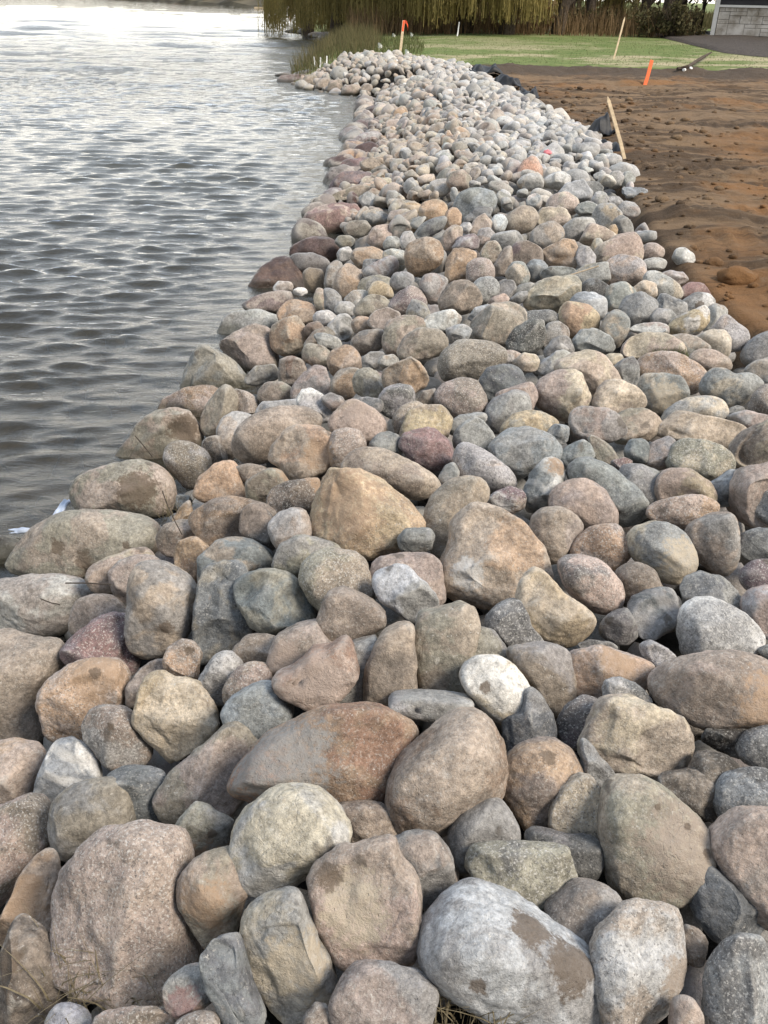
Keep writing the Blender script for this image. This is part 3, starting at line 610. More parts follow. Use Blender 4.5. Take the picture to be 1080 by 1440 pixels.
G|790,690 860,660 960,652 1060,665 1150,700 1175,725 1150,790 1100,840 1020,860 960,870 925,875 870,820 820,760|br rb m a .15|flat sided dark brown rock with a white crack line
G|740,650 800,645 810,690 760,720 740,700|dg bl s m -.3|dark small stone touching the blotched end of the log shaped boulder
G|725,755 760,705 800,670 820,750 780,780|rb br m m -.2|small reddish brown stone left of the dark brown cracked rock
G|995,530 1060,515 1130,540 1160,590 1110,620 1040,620|br tn m r -.2|brown rock directly right of the orange tan rock
G|1035,600 1080,565 1140,535 1190,545 1220,600 1200,660 1125,700 1060,690|ol br s r 0|olive grey smooth rock below the folded orange rock
G|-80,660 0,645 40,670 48,710 30,735 -80,745|dg ol g r -.2|dark speckled rock standing alone in the shallow water at the left edge
G|-80,830 0,820 60,840 95,870 80,940 40,1000 0,1020 -80,1010|dk ol s r -.3|dark wet rock at the left edge beside the longest olive tan boulder
H|220,740 250,640 300,540 340,535 440,555 560,590 650,630 705,680 710,740 690,800 620,860 600,890 510,920 470,910 370,870 270,820 225,790|yt og m a .15|big flat faced ochre block in the middle with grey lower corners
H|45,490 60,430 110,365 170,348 260,358 320,385 350,430 330,490 290,550 220,580 130,600 100,530 60,525|tn og m a .25|folded orange and tan rock with a deep groove down its face
H|365,510 390,470 460,445 530,450 620,490 700,530 760,580 778,605 740,660 690,670 620,640 500,590 400,560 360,540|tn br m r 0|long tan brown rock stretched behind the big ochre block
H|325,370 380,365 430,380 465,430 430,480 380,530 350,545 305,535 310,440|pb pk g r -.15|pinkish granite rock between the folded orange rock and the long tan one
H|305,360 320,300 380,245 430,250 510,290 548,340 545,390 480,440 420,430 360,400|tn pk s r .1|smooth tan rock with a sloping flat top above the long tan brown rock
H|475,440 520,385 560,378 605,400 620,470 560,500 500,480|gy db s r -.2|small grey dome right of the smooth sloping tan rock
H|620,350 650,290 700,268 780,272 830,325 830,400 700,420 640,440 600,460|yt tn m m 0|yellow tan rock resting behind the purple faced rock
H|600,460 640,390 720,365 800,362 835,385 840,470 840,510 790,545 740,550 660,510|pu rd m a .2|purple red faceted rock with white flecks in the middle
H|830,420 850,370 930,322 970,325 1000,380 1015,430 980,475 900,470 840,460|gg gy m a .1|green grey angular rock above the long pink speckled one
H|800,360 860,310 950,298 975,325 920,370 850,400 820,390|pg gg s r -.2|pale green grey rock behind the green grey angular rock
H|832,470 850,430 890,425 950,455 1010,500 1080,560 1095,610 1040,650 985,640 920,620 850,580 840,520|lg pk g r .2|long lilac pink speckled rock pointing down to the right
H|710,720 740,650 820,585 900,568 960,575 985,620 960,670 900,740 860,820 850,860 780,920 740,900 730,830 705,770|tn ol m r .05|tall tan brown boulder between the ochre block and the white scuffed boulder
H|770,575 800,530 838,510 860,560 850,600 800,615|gg gy s r -.2|small plain grey stone under the left tip of the long pink speckled rock
H|750,220 790,170 860,150 930,160 965,210 975,280 930,320 870,330 830,325 790,290 750,265|pb br g r .15|round pinkish brown pitted granite behind the green grey angular rock
H|515,240 550,195 610,178 655,190 672,230 660,280 600,310 570,325 530,300|dg lg g r .15|round black and white speckled rock in the middle distance
H|575,310 610,270 670,252 715,268 690,330 620,380 605,405 585,360|br tn g r -.15|brown tan rock left of the yellow tan one in the middle
H|400,245 440,232 515,245 540,300 500,310 440,285|db gy b m -.2|flat dark blue banded stone left of the black and white speckled rock
H|170,235 190,195 240,205 300,240 330,280 330,330 270,345 230,310 180,275|lg wh g a .2|angular pale rock with coarse black specks above the long tan boulder
H|-5,300 40,255 170,242 190,280 120,300 5,325|wb gy s m -.2|flat pale blue stone behind the long rounded tan boulder
H|530,120 600,90 650,65 700,90 730,150 710,200 660,225 610,210 550,205 530,170|tn og m a .1|orange tan block above the black and white speckled rock
H|405,170 430,130 480,112 530,120 540,200 520,240 450,245 410,225|ol gg m m 0|olive block joined to the left of the orange tan block
H|312,180 350,120 400,108 445,120 440,190 410,235 380,245 320,220|br rb m r 0|brown pitted rock left of the olive block
H|145,240 160,160 230,95 280,115 312,180 315,230 240,245 170,250|pb gy m a .05|purple grey pyramid shaped rock above the pale coarse specked rock
H|940,150 960,100 1080,95 1130,110 1140,190 1060,230 980,262 945,230|db tl b m .1|dark blue grey swirled rock beneath a cream tan capping stone
H|965,280 1000,240 1080,205 1150,220 1160,290 1090,350 1030,390 985,360|gy pg m r -.05|pale grey rock below the dark blue swirled rock
I|-50,360 0,305 80,288 150,310 200,345 170,395 100,390 20,400 -40,420|yt ol m r -.05|yellow brown oblong rock above the big blue grey boulder
I|-100,450 0,370 60,358 150,385 205,400 210,450 200,500 130,530 80,560 40,580 0,560 -60,520|bl gy m m .05|big blue grey faceted boulder left of the small slate wedge
H|50,770 90,720 160,700 210,705 235,780 240,820 180,850 100,885 70,840|pb lg m r .05|pinkish grey rounded rock left of the big ochre block
H|45,680 80,620 140,590 270,575 260,650 225,720 160,730 80,735|br dk g r -.1|brown porous rock between the folded orange rock and the ochre block
H|-60,720 0,682 40,700 78,740 90,800 90,880 40,890 0,860 -70,800|br dg s r -.2|dark brown smooth rock left of the pinkish grey rounded rock
H|975,680 1020,630 1080,610 1130,630 1140,700 1080,730 1000,710|pu br g m -.2|dark purple speckled rock above the white scuffed tan boulder
H|665,255 700,215 765,200 770,265 710,280|ol br m m -.3|small olive brown stone left of the round pinkish brown granite
H|92,60 150,62 200,85 215,120 180,170 140,190 98,175|br ru m a .05|squarish brown rock in the left middle distance
H|5,205 40,170 100,168 150,190 155,250 60,270 10,250|br ol m r -.05|low brown rock below the squarish brown rock
H|275,240 320,216 375,235 375,275 325,295|pb gy m r -.2|small purple grey stone right of the pale coarse specked rock
I|90,200 100,150 160,118 230,120 280,160 335,250 330,300 250,320 230,340 180,325 110,280 90,240|pk cr m m .15|big rounded cream and pink boulder with a flat bright face, right of centre
I|180,110 270,50 330,38 390,60 430,120 460,170 430,220 360,240 340,260 290,190 230,130|cr pk s r 0|big smooth cream boulder behind the flat faced cream and pink one
I|335,270 360,200 400,160 450,158 520,200 565,280 540,320 440,320 350,300|cr tn m m .05|cream granite rock with a ridge, right of the flat faced cream boulder
I|242,320 260,285 320,272 400,285 460,320 488,370 470,405 420,428 360,420 290,415 245,420 238,360|pb gy m m .2|wide purplish tan rock tapering to a point on its right
I|450,310 500,280 560,280 615,310 635,345 610,395 580,425 500,430 430,435 470,380|tn ol s r -.1|tan smooth rock right behind the wide purplish tapering rock
I|525,90 570,50 650,40 710,70 780,100 815,140 810,190 770,225 740,215 680,180 600,165 545,140|pk og g m 0|long pinkish white rock with two orange rust spots on top
I|530,180 560,140 620,135 700,155 745,220 710,270 650,310 620,315 570,290 540,235|gg cr m r .05|grey rock with a cream yellow centre below the rust spotted long rock
I|792,220 800,160 840,112 880,115 920,140 1000,130 1055,165 1058,200 1000,245 930,290 890,285 860,245 800,228|gg cr m r .15|heart shaped grey green rock on the right
I|630,340 660,290 740,240 820,228 880,255 910,320 860,340 750,340 680,350|pg cr m r -.1|pale grey smooth rock behind the long winged tan boulder
I|590,385 660,340 740,290 820,300 900,330 970,350 992,385 960,430 920,460 860,445 800,430 720,430 660,420 600,410|tn cr m m .1|long tan boulder with wing like ends on the right
I|650,500 680,430 730,408 800,410 880,440 930,490 925,540 880,590 830,598 760,570 680,540|ol cr g r .2|rounded greenish tan granite with rough lower side, under the winged tan boulder
I|552,480 580,420 650,398 690,420 700,480 670,535 610,545 565,520|gy pk m a .05|grey tan faceted rock left of the rounded greenish tan granite
I|475,460 500,415 550,410 580,430 580,500 565,520 490,500|tl bl s r -.1|small teal stone left of the grey tan faceted rock
I|322,420 340,395 390,430 440,480 455,505 400,525 350,505|ol br m a .05|small pointed slate wedge lying under the wide purplish rock
I|190,490 230,440 290,415 330,440 350,500 300,530 245,550|tl bl m m -.1|teal blue stone left of the small slate wedge
I|235,540 260,495 320,490 420,530 480,590 540,650 575,700 565,760 480,785 440,780 400,740 350,660 280,600 235,580|gg tl m r -.05|long smooth grey green rock slanting down to the right
I|450,550 490,515 560,515 620,545 640,610 620,690 575,705 520,640|gg gy m r -.25|grey green rock in a hollow left of the cream pink dome
I|602,610 620,560 680,533 750,550 820,600 858,670 840,700 770,690 700,690 620,690 605,650|pk yt s r .1|smooth cream pink dome shaped rock above the salmon flat one
I|567,715 600,685 690,655 770,645 840,670 872,715 820,755 740,790 700,785 650,765 580,755|pk og g r .25|salmon pink flat speckled rock on the right
I|740,790 770,750 850,728 920,720 945,760 948,850 940,940 910,990 860,965 800,910 760,860|tn gy m r .15|shield shaped tan grey rock with a narrow base
I|158,650 180,610 240,578 310,585 370,630 420,700 450,780 400,810 320,820 250,780 180,730 155,700|pk pb s r .1|pinkish tan rounded boulder against the long slanting grey green rock
I|70,840 90,740 130,700 210,695 270,740 297,795 260,870 230,910 180,942 120,910 80,870|pb tn m r .25|grey tan rounded rock in front of the pinkish tan rounded boulder
I|42,620 60,560 110,490 160,485 210,515 228,560 200,620 165,680 100,725 55,715|tl wh b a .2|green rock with white veins and an orange upper corner
I|920,640 950,570 1000,515 1080,510 1200,520 1220,780 1080,790 1010,785 960,730 930,690|pk pb m a .05|large angular pinkish block cut by the right edge
I|1015,690 1030,630 1080,600 1180,600 1190,780 1080,770 1020,725|bl gg g m .5|blue green mottled rock leaning on the angular pinkish block
I|950,850 970,800 1030,787 1160,785 1170,930 1080,925 990,925 950,890|db gg m r 0|dark green grey rock cut by the right edge below the pinkish block
I|830,610 880,580 930,540 965,550 970,620 960,690 880,700 850,670|db bl s r -.25|dark blue grey rock between the salmon rock and the pinkish block
I|930,500 960,430 1000,370 1080,330 1190,340 1190,520 1080,540 1000,540 960,540|br cr m m .05|tan brown boulder with a pale top at the right edge
I|920,310 970,293 1080,320 1110,345 1000,380 960,360|lg pk m a -.15|flat lilac pink slab right of the long winged tan boulder
I|1000,280 1030,220 1080,178 1190,190 1190,320 1080,325 1030,310|pb br g r .1|purple brown granite at the right edge beside the heart shaped rock
I|985,130 1040,90 1120,60 1190,100 1180,190 1070,190 1040,170|gy tn m r 0|grey rock at the right edge above the purple brown granite
I|900,300 945,270 980,290 930,320|db gy s m -.2|tiny dark stone below the heart shaped rock
I|435,110 470,80 515,66 538,120 542,180 515,200 470,180|gg dg m a .1|small green grey block upright between two cream boulders
I|140,375 180,347 240,350 225,420 200,440 150,410|bl gy m m -.25|small blue grey stone under the flat faced cream and pink boulder
I|418,510 470,490 510,510 490,550 450,550|pu rd g m -.2|tiny purple stone below the point of the slate wedge
I|-70,220 0,195 85,172 110,230 80,300 0,310 -60,300|pb pk m r -.25|pinkish rock left of the flat faced cream and pink boulder
J|455,350 470,270 530,190 620,165 720,175 755,195 745,260 680,300 620,330 540,345 460,360|rd pk m m .1|brightest brick red boulder block at the waterline
J|390,430 430,380 520,340 600,345 635,400 620,465 560,470 480,450|mr rd m r -.05|dark maroon boulder right below the brick red block
J|305,430 340,395 390,385 400,440 320,450|mr dk s m -.3|small maroon rock half in the water beside the maroon boulder
J|175,620 200,560 250,480 310,440 370,440 430,500 460,560 430,620 340,640 250,660 180,668|mr ru m m .05|large maroon brown boulder sloping into the lake
J|305,590 330,565 380,562 402,580 390,612 340,620 310,612|wh pk s r .3|small white oval stone in front of the large maroon brown boulder
J|404,613 430,592 465,597 476,618 445,635 412,628|wh lg s r .3|smaller white oval pebble right of the white oval stone
J|385,450 430,425 500,420 560,440 592,480 580,530 480,530 400,490|pg gy m r -.1|pale banded grey rock below the dark maroon boulder
J|455,520 490,495 550,510 562,560 545,605 490,617 462,580|yt tn s r .15|blocky yellow tan stone right of the large maroon brown boulder
J|575,490 610,460 655,470 655,560 610,600 562,590|gy br s r -.05|grey brown upright stone right of the blocky yellow tan stone
J|630,520 670,478 720,480 755,520 750,590 700,650 640,650 608,605|tn og m r .05|tan rounded rock right of the grey brown upright stone
J|155,690 230,640 340,615 400,625 400,680 325,725 200,725|pb pu m m -.1|purple grey slab sloping to the water above the orange block
J|325,720 340,660 430,650 500,665 520,710 500,765 430,790 330,790|og tn m m .15|orange tan block near the water with pale flecks
J|10,870 30,790 90,715 180,708 330,725 335,780 240,830 140,870 60,900 20,910|pg gy m m 0|pale grey boulder sloping into the water above the pinkish brown one
J|30,910 80,860 200,780 280,775 310,810 320,880 330,950 325,1000 250,1010 160,1035 100,990 40,920|pb br m a .05|large pinkish brown boulder right above the green grey pyramid
J|288,830 320,790 430,745 460,780 482,840 465,890 380,932 310,905|tn og m m .2|rounded orange brown rock right of the large pinkish brown boulder
J|508,640 520,603 545,595 570,620 572,680 550,712 520,700|cr pk s r .25|narrow upright cream pebble in the left middle
J|560,605 600,600 645,640 652,680 600,718 565,700|gy bl s r .05|grey stone touching the right of the narrow cream pebble
J|615,700 640,668 690,665 718,695 700,735 650,742 620,725|gy lg m r .05|grey round stone below the tan rounded rock
J|506,740 530,715 580,708 630,735 620,765 570,785 520,775|wh lg m r .2|flat white and grey stone under the narrow cream pebble
J|580,790 640,740 690,730 718,790 690,850 640,862 590,825|gy wh b m .15|grey striped rock with white bands in the left middle
J|462,800 480,772 530,765 558,795 550,835 500,842 470,825|ru br s r -.05|small rusty brown stone right of the rounded orange brown rock
J|700,765 740,738 795,750 822,800 780,830 715,820|og tn s r -.05|orange tan stone right of the grey striped rock
J|695,850 760,812 865,803 868,900 820,920 750,932 700,900|br dg m r .1|dark brown oblong rock under the orange tan stone
J|510,840 560,820 620,850 652,880 600,912 540,895|tl pg m m .1|pale teal stone below the grey striped rock
J|447,920 480,875 560,890 605,920 600,985 520,1000 455,960|tn ol m r .05|tan low rock left of the round orange boulder
J|575,960 600,905 670,885 720,905 752,960 745,1010 700,1040 620,1052 580,1010|tn og m r .15|round orange brown boulder above the brown pitted rock
J|462,885 515,818 600,790 625,840 560,880 500,900|br ol s r -.2|brown smooth rock behind the pale teal stone
J|858,860 880,760 960,738 1050,745 1080,790 1070,850 1000,900 935,935 868,928|tn ol m r 0|large tan rock with a flat brow in the middle distance
K|65,900 100,830 180,798 280,810 325,860 320,910 220,950 110,968 70,945|tn ol m r .1|broad domed tan boulder left of the flat olive boulder
J|750,950 790,915 860,915 868,960 820,1003 758,1008|gy db s m .05|small dark grey stone left of the broad domed tan boulder
J|832,970 860,938 910,930 940,955 920,995 860,1002|tn pg s r .05|small tan stone under the left of the domed tan boulder
J|160,1040 220,992 315,983 332,1060 240,1090 180,1080|gy ol s m .05|flat dark grey stone below the large pinkish brown boulder
J|785,765 820,710 880,695 945,720 935,790 870,810 800,800|pb pk m m .05|pinkish wedge rock left of the tan flat browed rock
J|715,725 760,670 850,630 895,650 900,710 830,740 745,748|ol br m m 0|olive brown rock above the pinkish wedge rock
J|665,655 710,610 770,608 800,645 760,690 700,700|pg tn g r 0|pale speckled oval stone above the olive brown rock
J|890,690 940,620 1000,590 1060,620 1078,680 1040,720 980,735 940,728|pb pu g r .05|purple grey speckled rock above the large tan flat browed rock
K|110,745 150,650 190,665 232,725 220,775 150,770|gg ol s a .15|small green grey pyramid shaped stone right of the purple speckled rock
J|785,605 810,560 850,560 900,595 910,640 840,650 795,640|yt cr s r .15|yellow cream stone perched above the pale speckled oval stone
J|735,605 770,550 840,530 900,545 905,600 840,620 760,625|ol gy m r -.1|olive oval rock behind the yellow cream stone
J|895,565 915,525 965,513 1012,535 1015,580 970,612 915,602|gg gy s r .1|green grey ball shaped stone below the brown squared boulder
J|762,515 820,475 900,437 934,460 928,515 860,545 790,545|lg pb b r .15|lilac grey striped oblong stone above the olive oval rock
J|754,505 768,460 850,448 860,490 800,540 770,550|bl db s m -.1|blue stone under the left end of the lilac striped oblong stone
K|108,430 130,375 200,345 270,360 297,410 290,470 220,515 150,525 115,490|rb tn m r .15|squared rusty brown boulder in the middle distance, left of its twin
J|698,440 730,395 800,388 860,405 860,460 800,480 745,492|tn og m r .05|tan brown loaf shaped rock above the blue stone
J|860,415 920,393 972,415 975,485 935,505 880,480|pg cr m m 0|pale cream grey rock left of the squared rusty brown boulder
J|626,425 645,395 685,388 702,410 690,445 650,460|wh pg s r .1|white rounded stone beside the dark maroon boulder
J|618,360 640,333 690,332 715,352 700,385 650,395|ol gg s r 0|small olive stone above the white rounded stone
J|775,355 810,290 880,275 915,300 890,370 820,390|pk pb m m .05|pink tapered stone right of the brick red block
J|742,240 770,205 830,197 882,222 870,265 800,280 755,268|gg tn s r 0|grey green oval stone against the upper right of the brick red block
J|740,155 775,112 845,140 848,195 770,205|gy pg m m 0|pale grey stone above the grey green oval stone
J|588,95 620,40 700,8 790,12 828,50 820,100 740,120 650,130 600,128|pu rd m m .05|purple red banded boulder at the waterline above the brick red block
J|945,355 965,312 1000,308 1025,350 1010,400 960,402|wh pg s r .05|small white round stone above the squared rusty brown boulder
J|860,372 885,335 935,335 952,368 930,400 870,402|pg gg s r 0|pale grey stone left of the small white round stone
J|665,300 700,255 770,255 795,290 760,335 690,335|ol br m r 0|brown olive rock below the right corner of the brick red block
J|598,160 640,115 740,75 850,90 850,140 740,145 660,150|tn ol m m -.1|long tan stone below the purple red banded boulder
K|356,185 390,120 460,93 540,108 565,155 540,200 470,230 410,258 380,225|bl gg m r .15|large blue grey boulder standing out in the upper middle
K|315,440 350,390 410,383 468,410 460,480 430,540 400,568 330,550 312,500|rb og m m .1|upright rusty brown boulder, right twin of the squared one
K|418,535 425,480 470,447 530,450 560,490 555,550 490,575 435,578|pb br g r .1|purplish granite rock right below the upright rusty brown boulder
K|443,585 490,545 550,540 582,580 575,635 510,675 470,655|gg pg g r .1|round pale green grey rock below the purplish granite rock
K|278,665 310,600 370,563 422,566 472,620 492,675 450,712 370,725 298,708|br tn m r .15|big domed brown boulder with a pale left edge in the middle
K|180,590 200,545 260,523 318,560 320,620 280,670 215,672|pb lg m r .1|round mottled pinkish grey rock left of the big domed brown boulder
K|798,400 870,380 900,353 960,362 976,430 970,495 900,500 830,478|og tn m a .15|bright orange tan angular boulder with a smooth fractured face
K|738,325 770,285 860,260 912,283 900,345 850,385 790,402 738,378|tn gy m r .15|tan rock with a pointed lit tip above the orange angular boulder
K|598,295 650,220 700,183 767,183 780,240 750,300 690,315 615,312|br tn m r .1|brown grey speckled boulder in the upper middle
K|772,235 800,188 880,188 945,240 920,275 820,285 772,275|cr pk m m .05|cream pink rock right of the brown grey speckled boulder
K|616,522 650,467 702,468 738,540 705,588 645,585|gg cr g r .15|pale green faceted round rock in the middle
K|716,492 750,453 802,458 828,492 800,562 748,560|db bl s r .1|slate blue round rock beside the pale green faceted rock
K|618,445 660,385 710,368 792,398 805,455 730,480 640,490|pu br m m 0|purple brown broken rock above the slate blue round rock
K|716,695 750,610 850,545 950,523 988,580 985,645 900,705 830,722 755,718|ol cr m a .15|large craggy olive boulder with hollows in its face
K|796,522 850,488 968,493 965,535 860,555 805,552|gg tl s m 0|flat green grey stone just under the orange angular boulder
K|883,742 910,683 970,668 1032,688 1082,750 1078,805 1010,825 950,842 898,805|yt og s r .3|bright golden tan rock, the yellowest stone, right of the craggy olive boulder
K|942,668 990,618 1060,616 1122,660 1118,745 1050,760 980,720|bl wb m r .05|clear blue rock behind the golden tan one
K|430,845 470,780 560,700 650,668 720,690 715,750 650,840 610,885 500,880|ol tn m m -.02|flat olive tan boulder peppered with small pits
K|272,965 300,890 380,855 520,855 615,870 620,920 600,980 490,1030 470,1058 350,1060 282,1070|ol br g r .12|big olive brown boulder with white flecks below the pitted flat one
K|622,875 660,800 740,760 802,768 820,820 805,885 770,932 700,928 638,910|dg dk g a .2|charcoal rock sparkling with white flecks
K|688,752 740,713 830,706 888,728 892,768 820,785 740,780 698,775|gg dg g r .05|flat green grey pitted stone above the charcoal sparkling rock
K|790,865 820,790 880,763 920,790 935,840 880,880 815,905|pb gy g m .05|grey granite right of the charcoal sparkling rock
K|810,925 850,855 942,838 966,900 965,940 880,950 818,955|gy dg s m .15|dark grey faceted stone below the golden tan rock's left
L|93,855 130,798 200,798 272,838 308,902 285,930 180,935 108,932|gg pg m m .15|grey green blunt rock just below the golden tan rock
K|543,965 575,915 640,908 705,925 690,980 600,990|pk wh g r .05|pink and white rock capping the dark blue swirled rock
K|652,972 710,922 772,933 788,972 765,1022 700,1020|cr tn m r .15|cream tan stone on top of the dark blue swirled rock
K|766,1005 820,940 920,906 972,928 960,990 870,1030 790,1045|pg bl m m .05|pale slanting rock left of the big smooth cream boulder
K|200,795 240,735 340,706 388,745 350,800 250,812|wh tn m m .1|white streaked rock above the broad domed tan boulder
K|315,805 400,778 443,800 425,855 340,870|lg bl s m .05|small lilac grey stone right of the white streaked rock
K|428,765 470,700 535,680 550,720 500,785|bl wb b m .1|blue and white streaked stone left of the flat pitted boulder
K|530,665 560,640 605,623 632,650 610,685 560,692|pk ru s r .15|small salmon pink stone above the flat pitted boulder
K|572,605 600,558 652,563 668,612 630,655 580,645|gy db s r 0|grey stone right of the round pale green grey rock
K|642,615 690,580 755,572 768,600 720,625 655,640|gg pg s r .05|thin grey green stone left of the craggy olive boulder
K|638,655 680,618 735,612 745,640 690,672|pg gg s r .1|thin pale stone just under the thin grey green one
K|553,490 600,410 645,388 650,450 640,500 610,530 568,530|br pb s r .05|brown stone right of the purplish granite rock
K|488,425 520,368 572,358 595,400 580,455 545,470 508,458|tn ol g m .1|tan granite stone above the purplish granite rock
K|540,270 565,228 605,225 625,262 610,305 560,315|wb wh s r .05|pale blue white stone left of the brown grey speckled boulder
K|435,315 470,240 510,220 545,260 530,320 470,335|pk tn m m .05|pinkish stone below the large blue grey boulder
K|293,350 310,295 360,280 397,310 395,370 350,402 305,395|pk tn m m .05|pale pink faceted stone below the orange upright oval
K|300,265 320,205 365,190 392,225 385,280 340,302 305,292|og ru s r .1|smooth orange oval stone left of the large blue grey boulder
K|178,205 200,160 270,148 318,180 315,235 260,265 200,255|og yt m r .05|ochre rounded boulder in the upper middle
K|156,325 200,278 300,232 315,262 295,300 220,338 178,348|db gg b m .15|long dark slate stone lying under the ochre rounded boulder
K|380,288 400,260 432,262 445,288 425,318 392,312|wh gg s r .1|small white stone left of the pinkish stone
K|542,360 570,315 660,305 702,345 690,395 600,402|gg pg s r 0|smooth grey green rock below the brown grey speckled boulder
K|678,60 700,25 770,15 808,45 790,90 710,98|pg cr s r .1|pale oval stone, in front of the lone salmon cone stone
K|803,55 830,15 900,8 942,45 920,88 840,92|pg wh m m .05|pale boulder right of the pale oval stone
K|826,180 850,125 920,113 985,160 975,215 890,225|pk cr g r .05|large pale pink speckled rock in the upper right of the bank
K|878,125 920,78 1002,58 1048,120 1040,155 960,158 900,150|wb bl b a .1|blue white slab tilted on the pale pink speckled rock
K|318,60 340,15 400,2 440,40 425,90 360,98|tn ol m r .05|tan brown rock above the large blue grey boulder
K|970,195 985,162 1040,152 1082,172 1075,215 1000,222|gg lg s a .05|flat grey block right of the pale pink speckled rock
K|903,295 950,253 1052,243 1070,300 1030,352 920,352|pg gy m r .05|pale grey loaf shaped rock right of the lit pointed tan rock
L|133,352 170,278 240,298 308,345 290,375 190,370|pk cr s a .15|flat cream pink angular slab above the large pink boulder
K|970,445 990,383 1032,388 1070,440 1065,490 1000,502|lg gy s m .05|lilac grey block right of the orange angular boulder
L|118,605 190,548 242,563 284,600 280,655 190,645 130,630|db dk m m .1|dark navy rock behind the clear blue rock
K|408,245 480,188 545,198 525,245 420,270|db bl b m .2|dark slate flake under the large blue grey boulder
K|348,385 370,335 440,320 482,345 460,390 380,402|lg pu m m -.05|lilac grey rock left of the tan granite stone
K|470,340 490,300 535,292 562,330 545,375 490,382|pk lg g r 0|pink speckled stone above the tan granite stone
L|198,465 230,390 320,335 390,320 438,360 444,425 430,470 340,470 250,478 212,482|pk cr m r .15|large long pink boulder crowning the right of the bank
L|440,410 465,372 520,368 553,400 545,440 490,455 450,445|pk pb m r .05|pinkish round rock beside the dirt, right of the large pink boulder
L|253,515 270,460 330,430 410,443 454,480 458,545 425,578 340,582 275,580|pk lg g r .2|big round pinkish grey speckled boulder below the large pink one
L|600,440 615,400 655,392 702,430 705,465 685,488 630,480|pg wh s r .3|lone pale grey stone lying by itself on the bare dirt
L|393,595 460,558 508,575 512,645 440,660|cr pg s m .05|pale cream stone below the big round speckled boulder
L|455,535 510,512 560,545 622,590 642,645 560,660 500,650|pg cr g r .05|pale grey granite right of the pale cream stone
L|540,520 600,502 652,510 676,550 670,580 620,580 560,550|lg pb m m 0|pinkish grey rock at the dirt edge left of the rose one
L|632,615 690,568 752,568 788,620 785,650 700,650 642,650|rd pk s r .05|rose red smooth rock at the dirt edge
L|258,645 280,585 340,568 415,610 410,680 340,712 278,705|gg cr s r .15|smooth greenish cream round rock right of the dark navy rock
L|330,695 370,635 440,623 514,660 516,715 480,765 390,795 345,755|gg gy m r .2|large green grey ball shaped rock in the right middle
L|512,665 550,623 620,648 666,665 660,725 610,748 560,730 512,705|db pg m a .15|dark blue grey rock with a pale cap right of the green grey ball
L|645,655 700,620 770,623 805,660 790,710 690,728 652,725|gy wh m r .1|grey rock with a dark oval mark above the cream driftwood shaped rock
L|566,805 620,745 720,713 752,678 784,720 788,775 742,820 660,838 585,832|yt wh s m .3|creamy white rock shaped like a bird wing
L|770,705 810,676 874,710 872,755 800,805 755,815|pg tn s r .05|pale tan rock behind the bird wing shaped rock
L|795,805 860,738 905,770 962,810 978,862 945,905 875,915 850,870|lg pk g r .05|pale pinkish grey boulder at the dirt edge right of the wing shaped rock
L|486,742 520,700 592,713 610,742 590,785 500,785|pg gg s r 0|pale smooth stone left of the wing shaped rock
L|232,795 260,730 320,706 368,745 372,805 325,890 280,862 238,830|gg cr s r .2|upright greenish cream egg shaped rock right of the golden tan rock
L|380,815 420,773 510,768 572,778 576,830 480,838 398,838|pg pb m m .05|flat pale rock under the green grey ball shaped rock
L|340,905 370,850 440,818 540,823 622,860 660,922 640,955 560,945 480,945 420,955 348,955|cr pk m r .1|long cream rock with pitted top below the flat pale rock
L|580,840 650,828 730,838 790,900 740,940 670,960 630,900|gy tn m r 0|grey tan rock under the wing shaped rock
L|732,832 790,803 862,808 884,860 882,935 850,960 800,930 755,870|pg cr s r .05|pale cream smooth rock below the pale pinkish grey boulder
L|676,945 730,903 800,908 862,960 895,1015 820,1020 760,1020 700,980|tn pk m r .1|pinkish tan rock beside the dry grass tuft at the dirt edge
L|952,915 990,860 1080,813 1190,830 1190,970 1080,980 1010,995 958,955|gy gg m r .05|grey boulder at the right edge next to the bare dirt
L|240,965 270,925 330,925 352,960 330,1000 260,1000|cr yt s r -.1|small cream stone behind the big smooth cream boulder
L|80,535 150,492 262,472 272,560 200,575 130,590|ol gg m a 0|olive grey slab with a thin stick across it
L|193,235 230,178 292,173 335,225 320,280 270,305 210,288|gg yt m r .1|olive grey round rock with a yellow patch at the edge of the dirt
L|300,255 340,228 394,280 395,315 340,332 312,300|gy pb s r .05|grey oblong rock right of the olive round one
L|320,190 350,158 400,165 430,205 420,242 370,242 328,225|lg pk g r .15|pale pinkish round rock furthest out on the dirt side
L|266,160 285,135 320,132 345,158 330,186 285,188|lg gy s r .05|grey lilac stone left of the pale pinkish round rock
L|266,45 285,12 325,10 345,42 330,82 285,85|gy lg s m .1|grey stone left of its near twin at the dirt edge, above the blue flake
L|337,48 350,15 380,10 404,45 395,80 355,85|gy pg s r .15|grey stone standing nearest the bare dirt above the blue flake
L|268,300 280,275 305,275 320,300 310,330 280,330|og tn s r .1|small orange stone under the olive grey round rock
L|183,390 200,350 235,345 252,385 235,428 195,430|yt pg s r .05|small cream yellow stone left of the large pink boulder
L|440,470 470,442 530,442 565,465 545,500 470,502|pg gy m r -.05|pale stone below the pinkish round rock beside the dirt
L|186,150 205,115 260,108 275,145 260,188 205,190|gy lg m m .05|grey block left of the grey lilac stone
L|146,95 170,58 220,55 245,90 225,128 170,130|gy db m m .05|dark grey stone above the flat grey block
M|290,705 330,675 400,665 440,690 440,725 360,733 300,728|pu rd m m .15|brownish purple boulder at the waterline just above the purple red banded one
M|345,658 360,620 420,600 455,620 460,660 440,690 380,668|mr rd m m .15|dark maroon waterline boulder between a purple one and a lilac grey one
M|335,643 350,600 400,570 460,560 472,590 440,608 380,625|lg pu m r .15|long lilac grey boulder at the waterline in the far middle of the bank
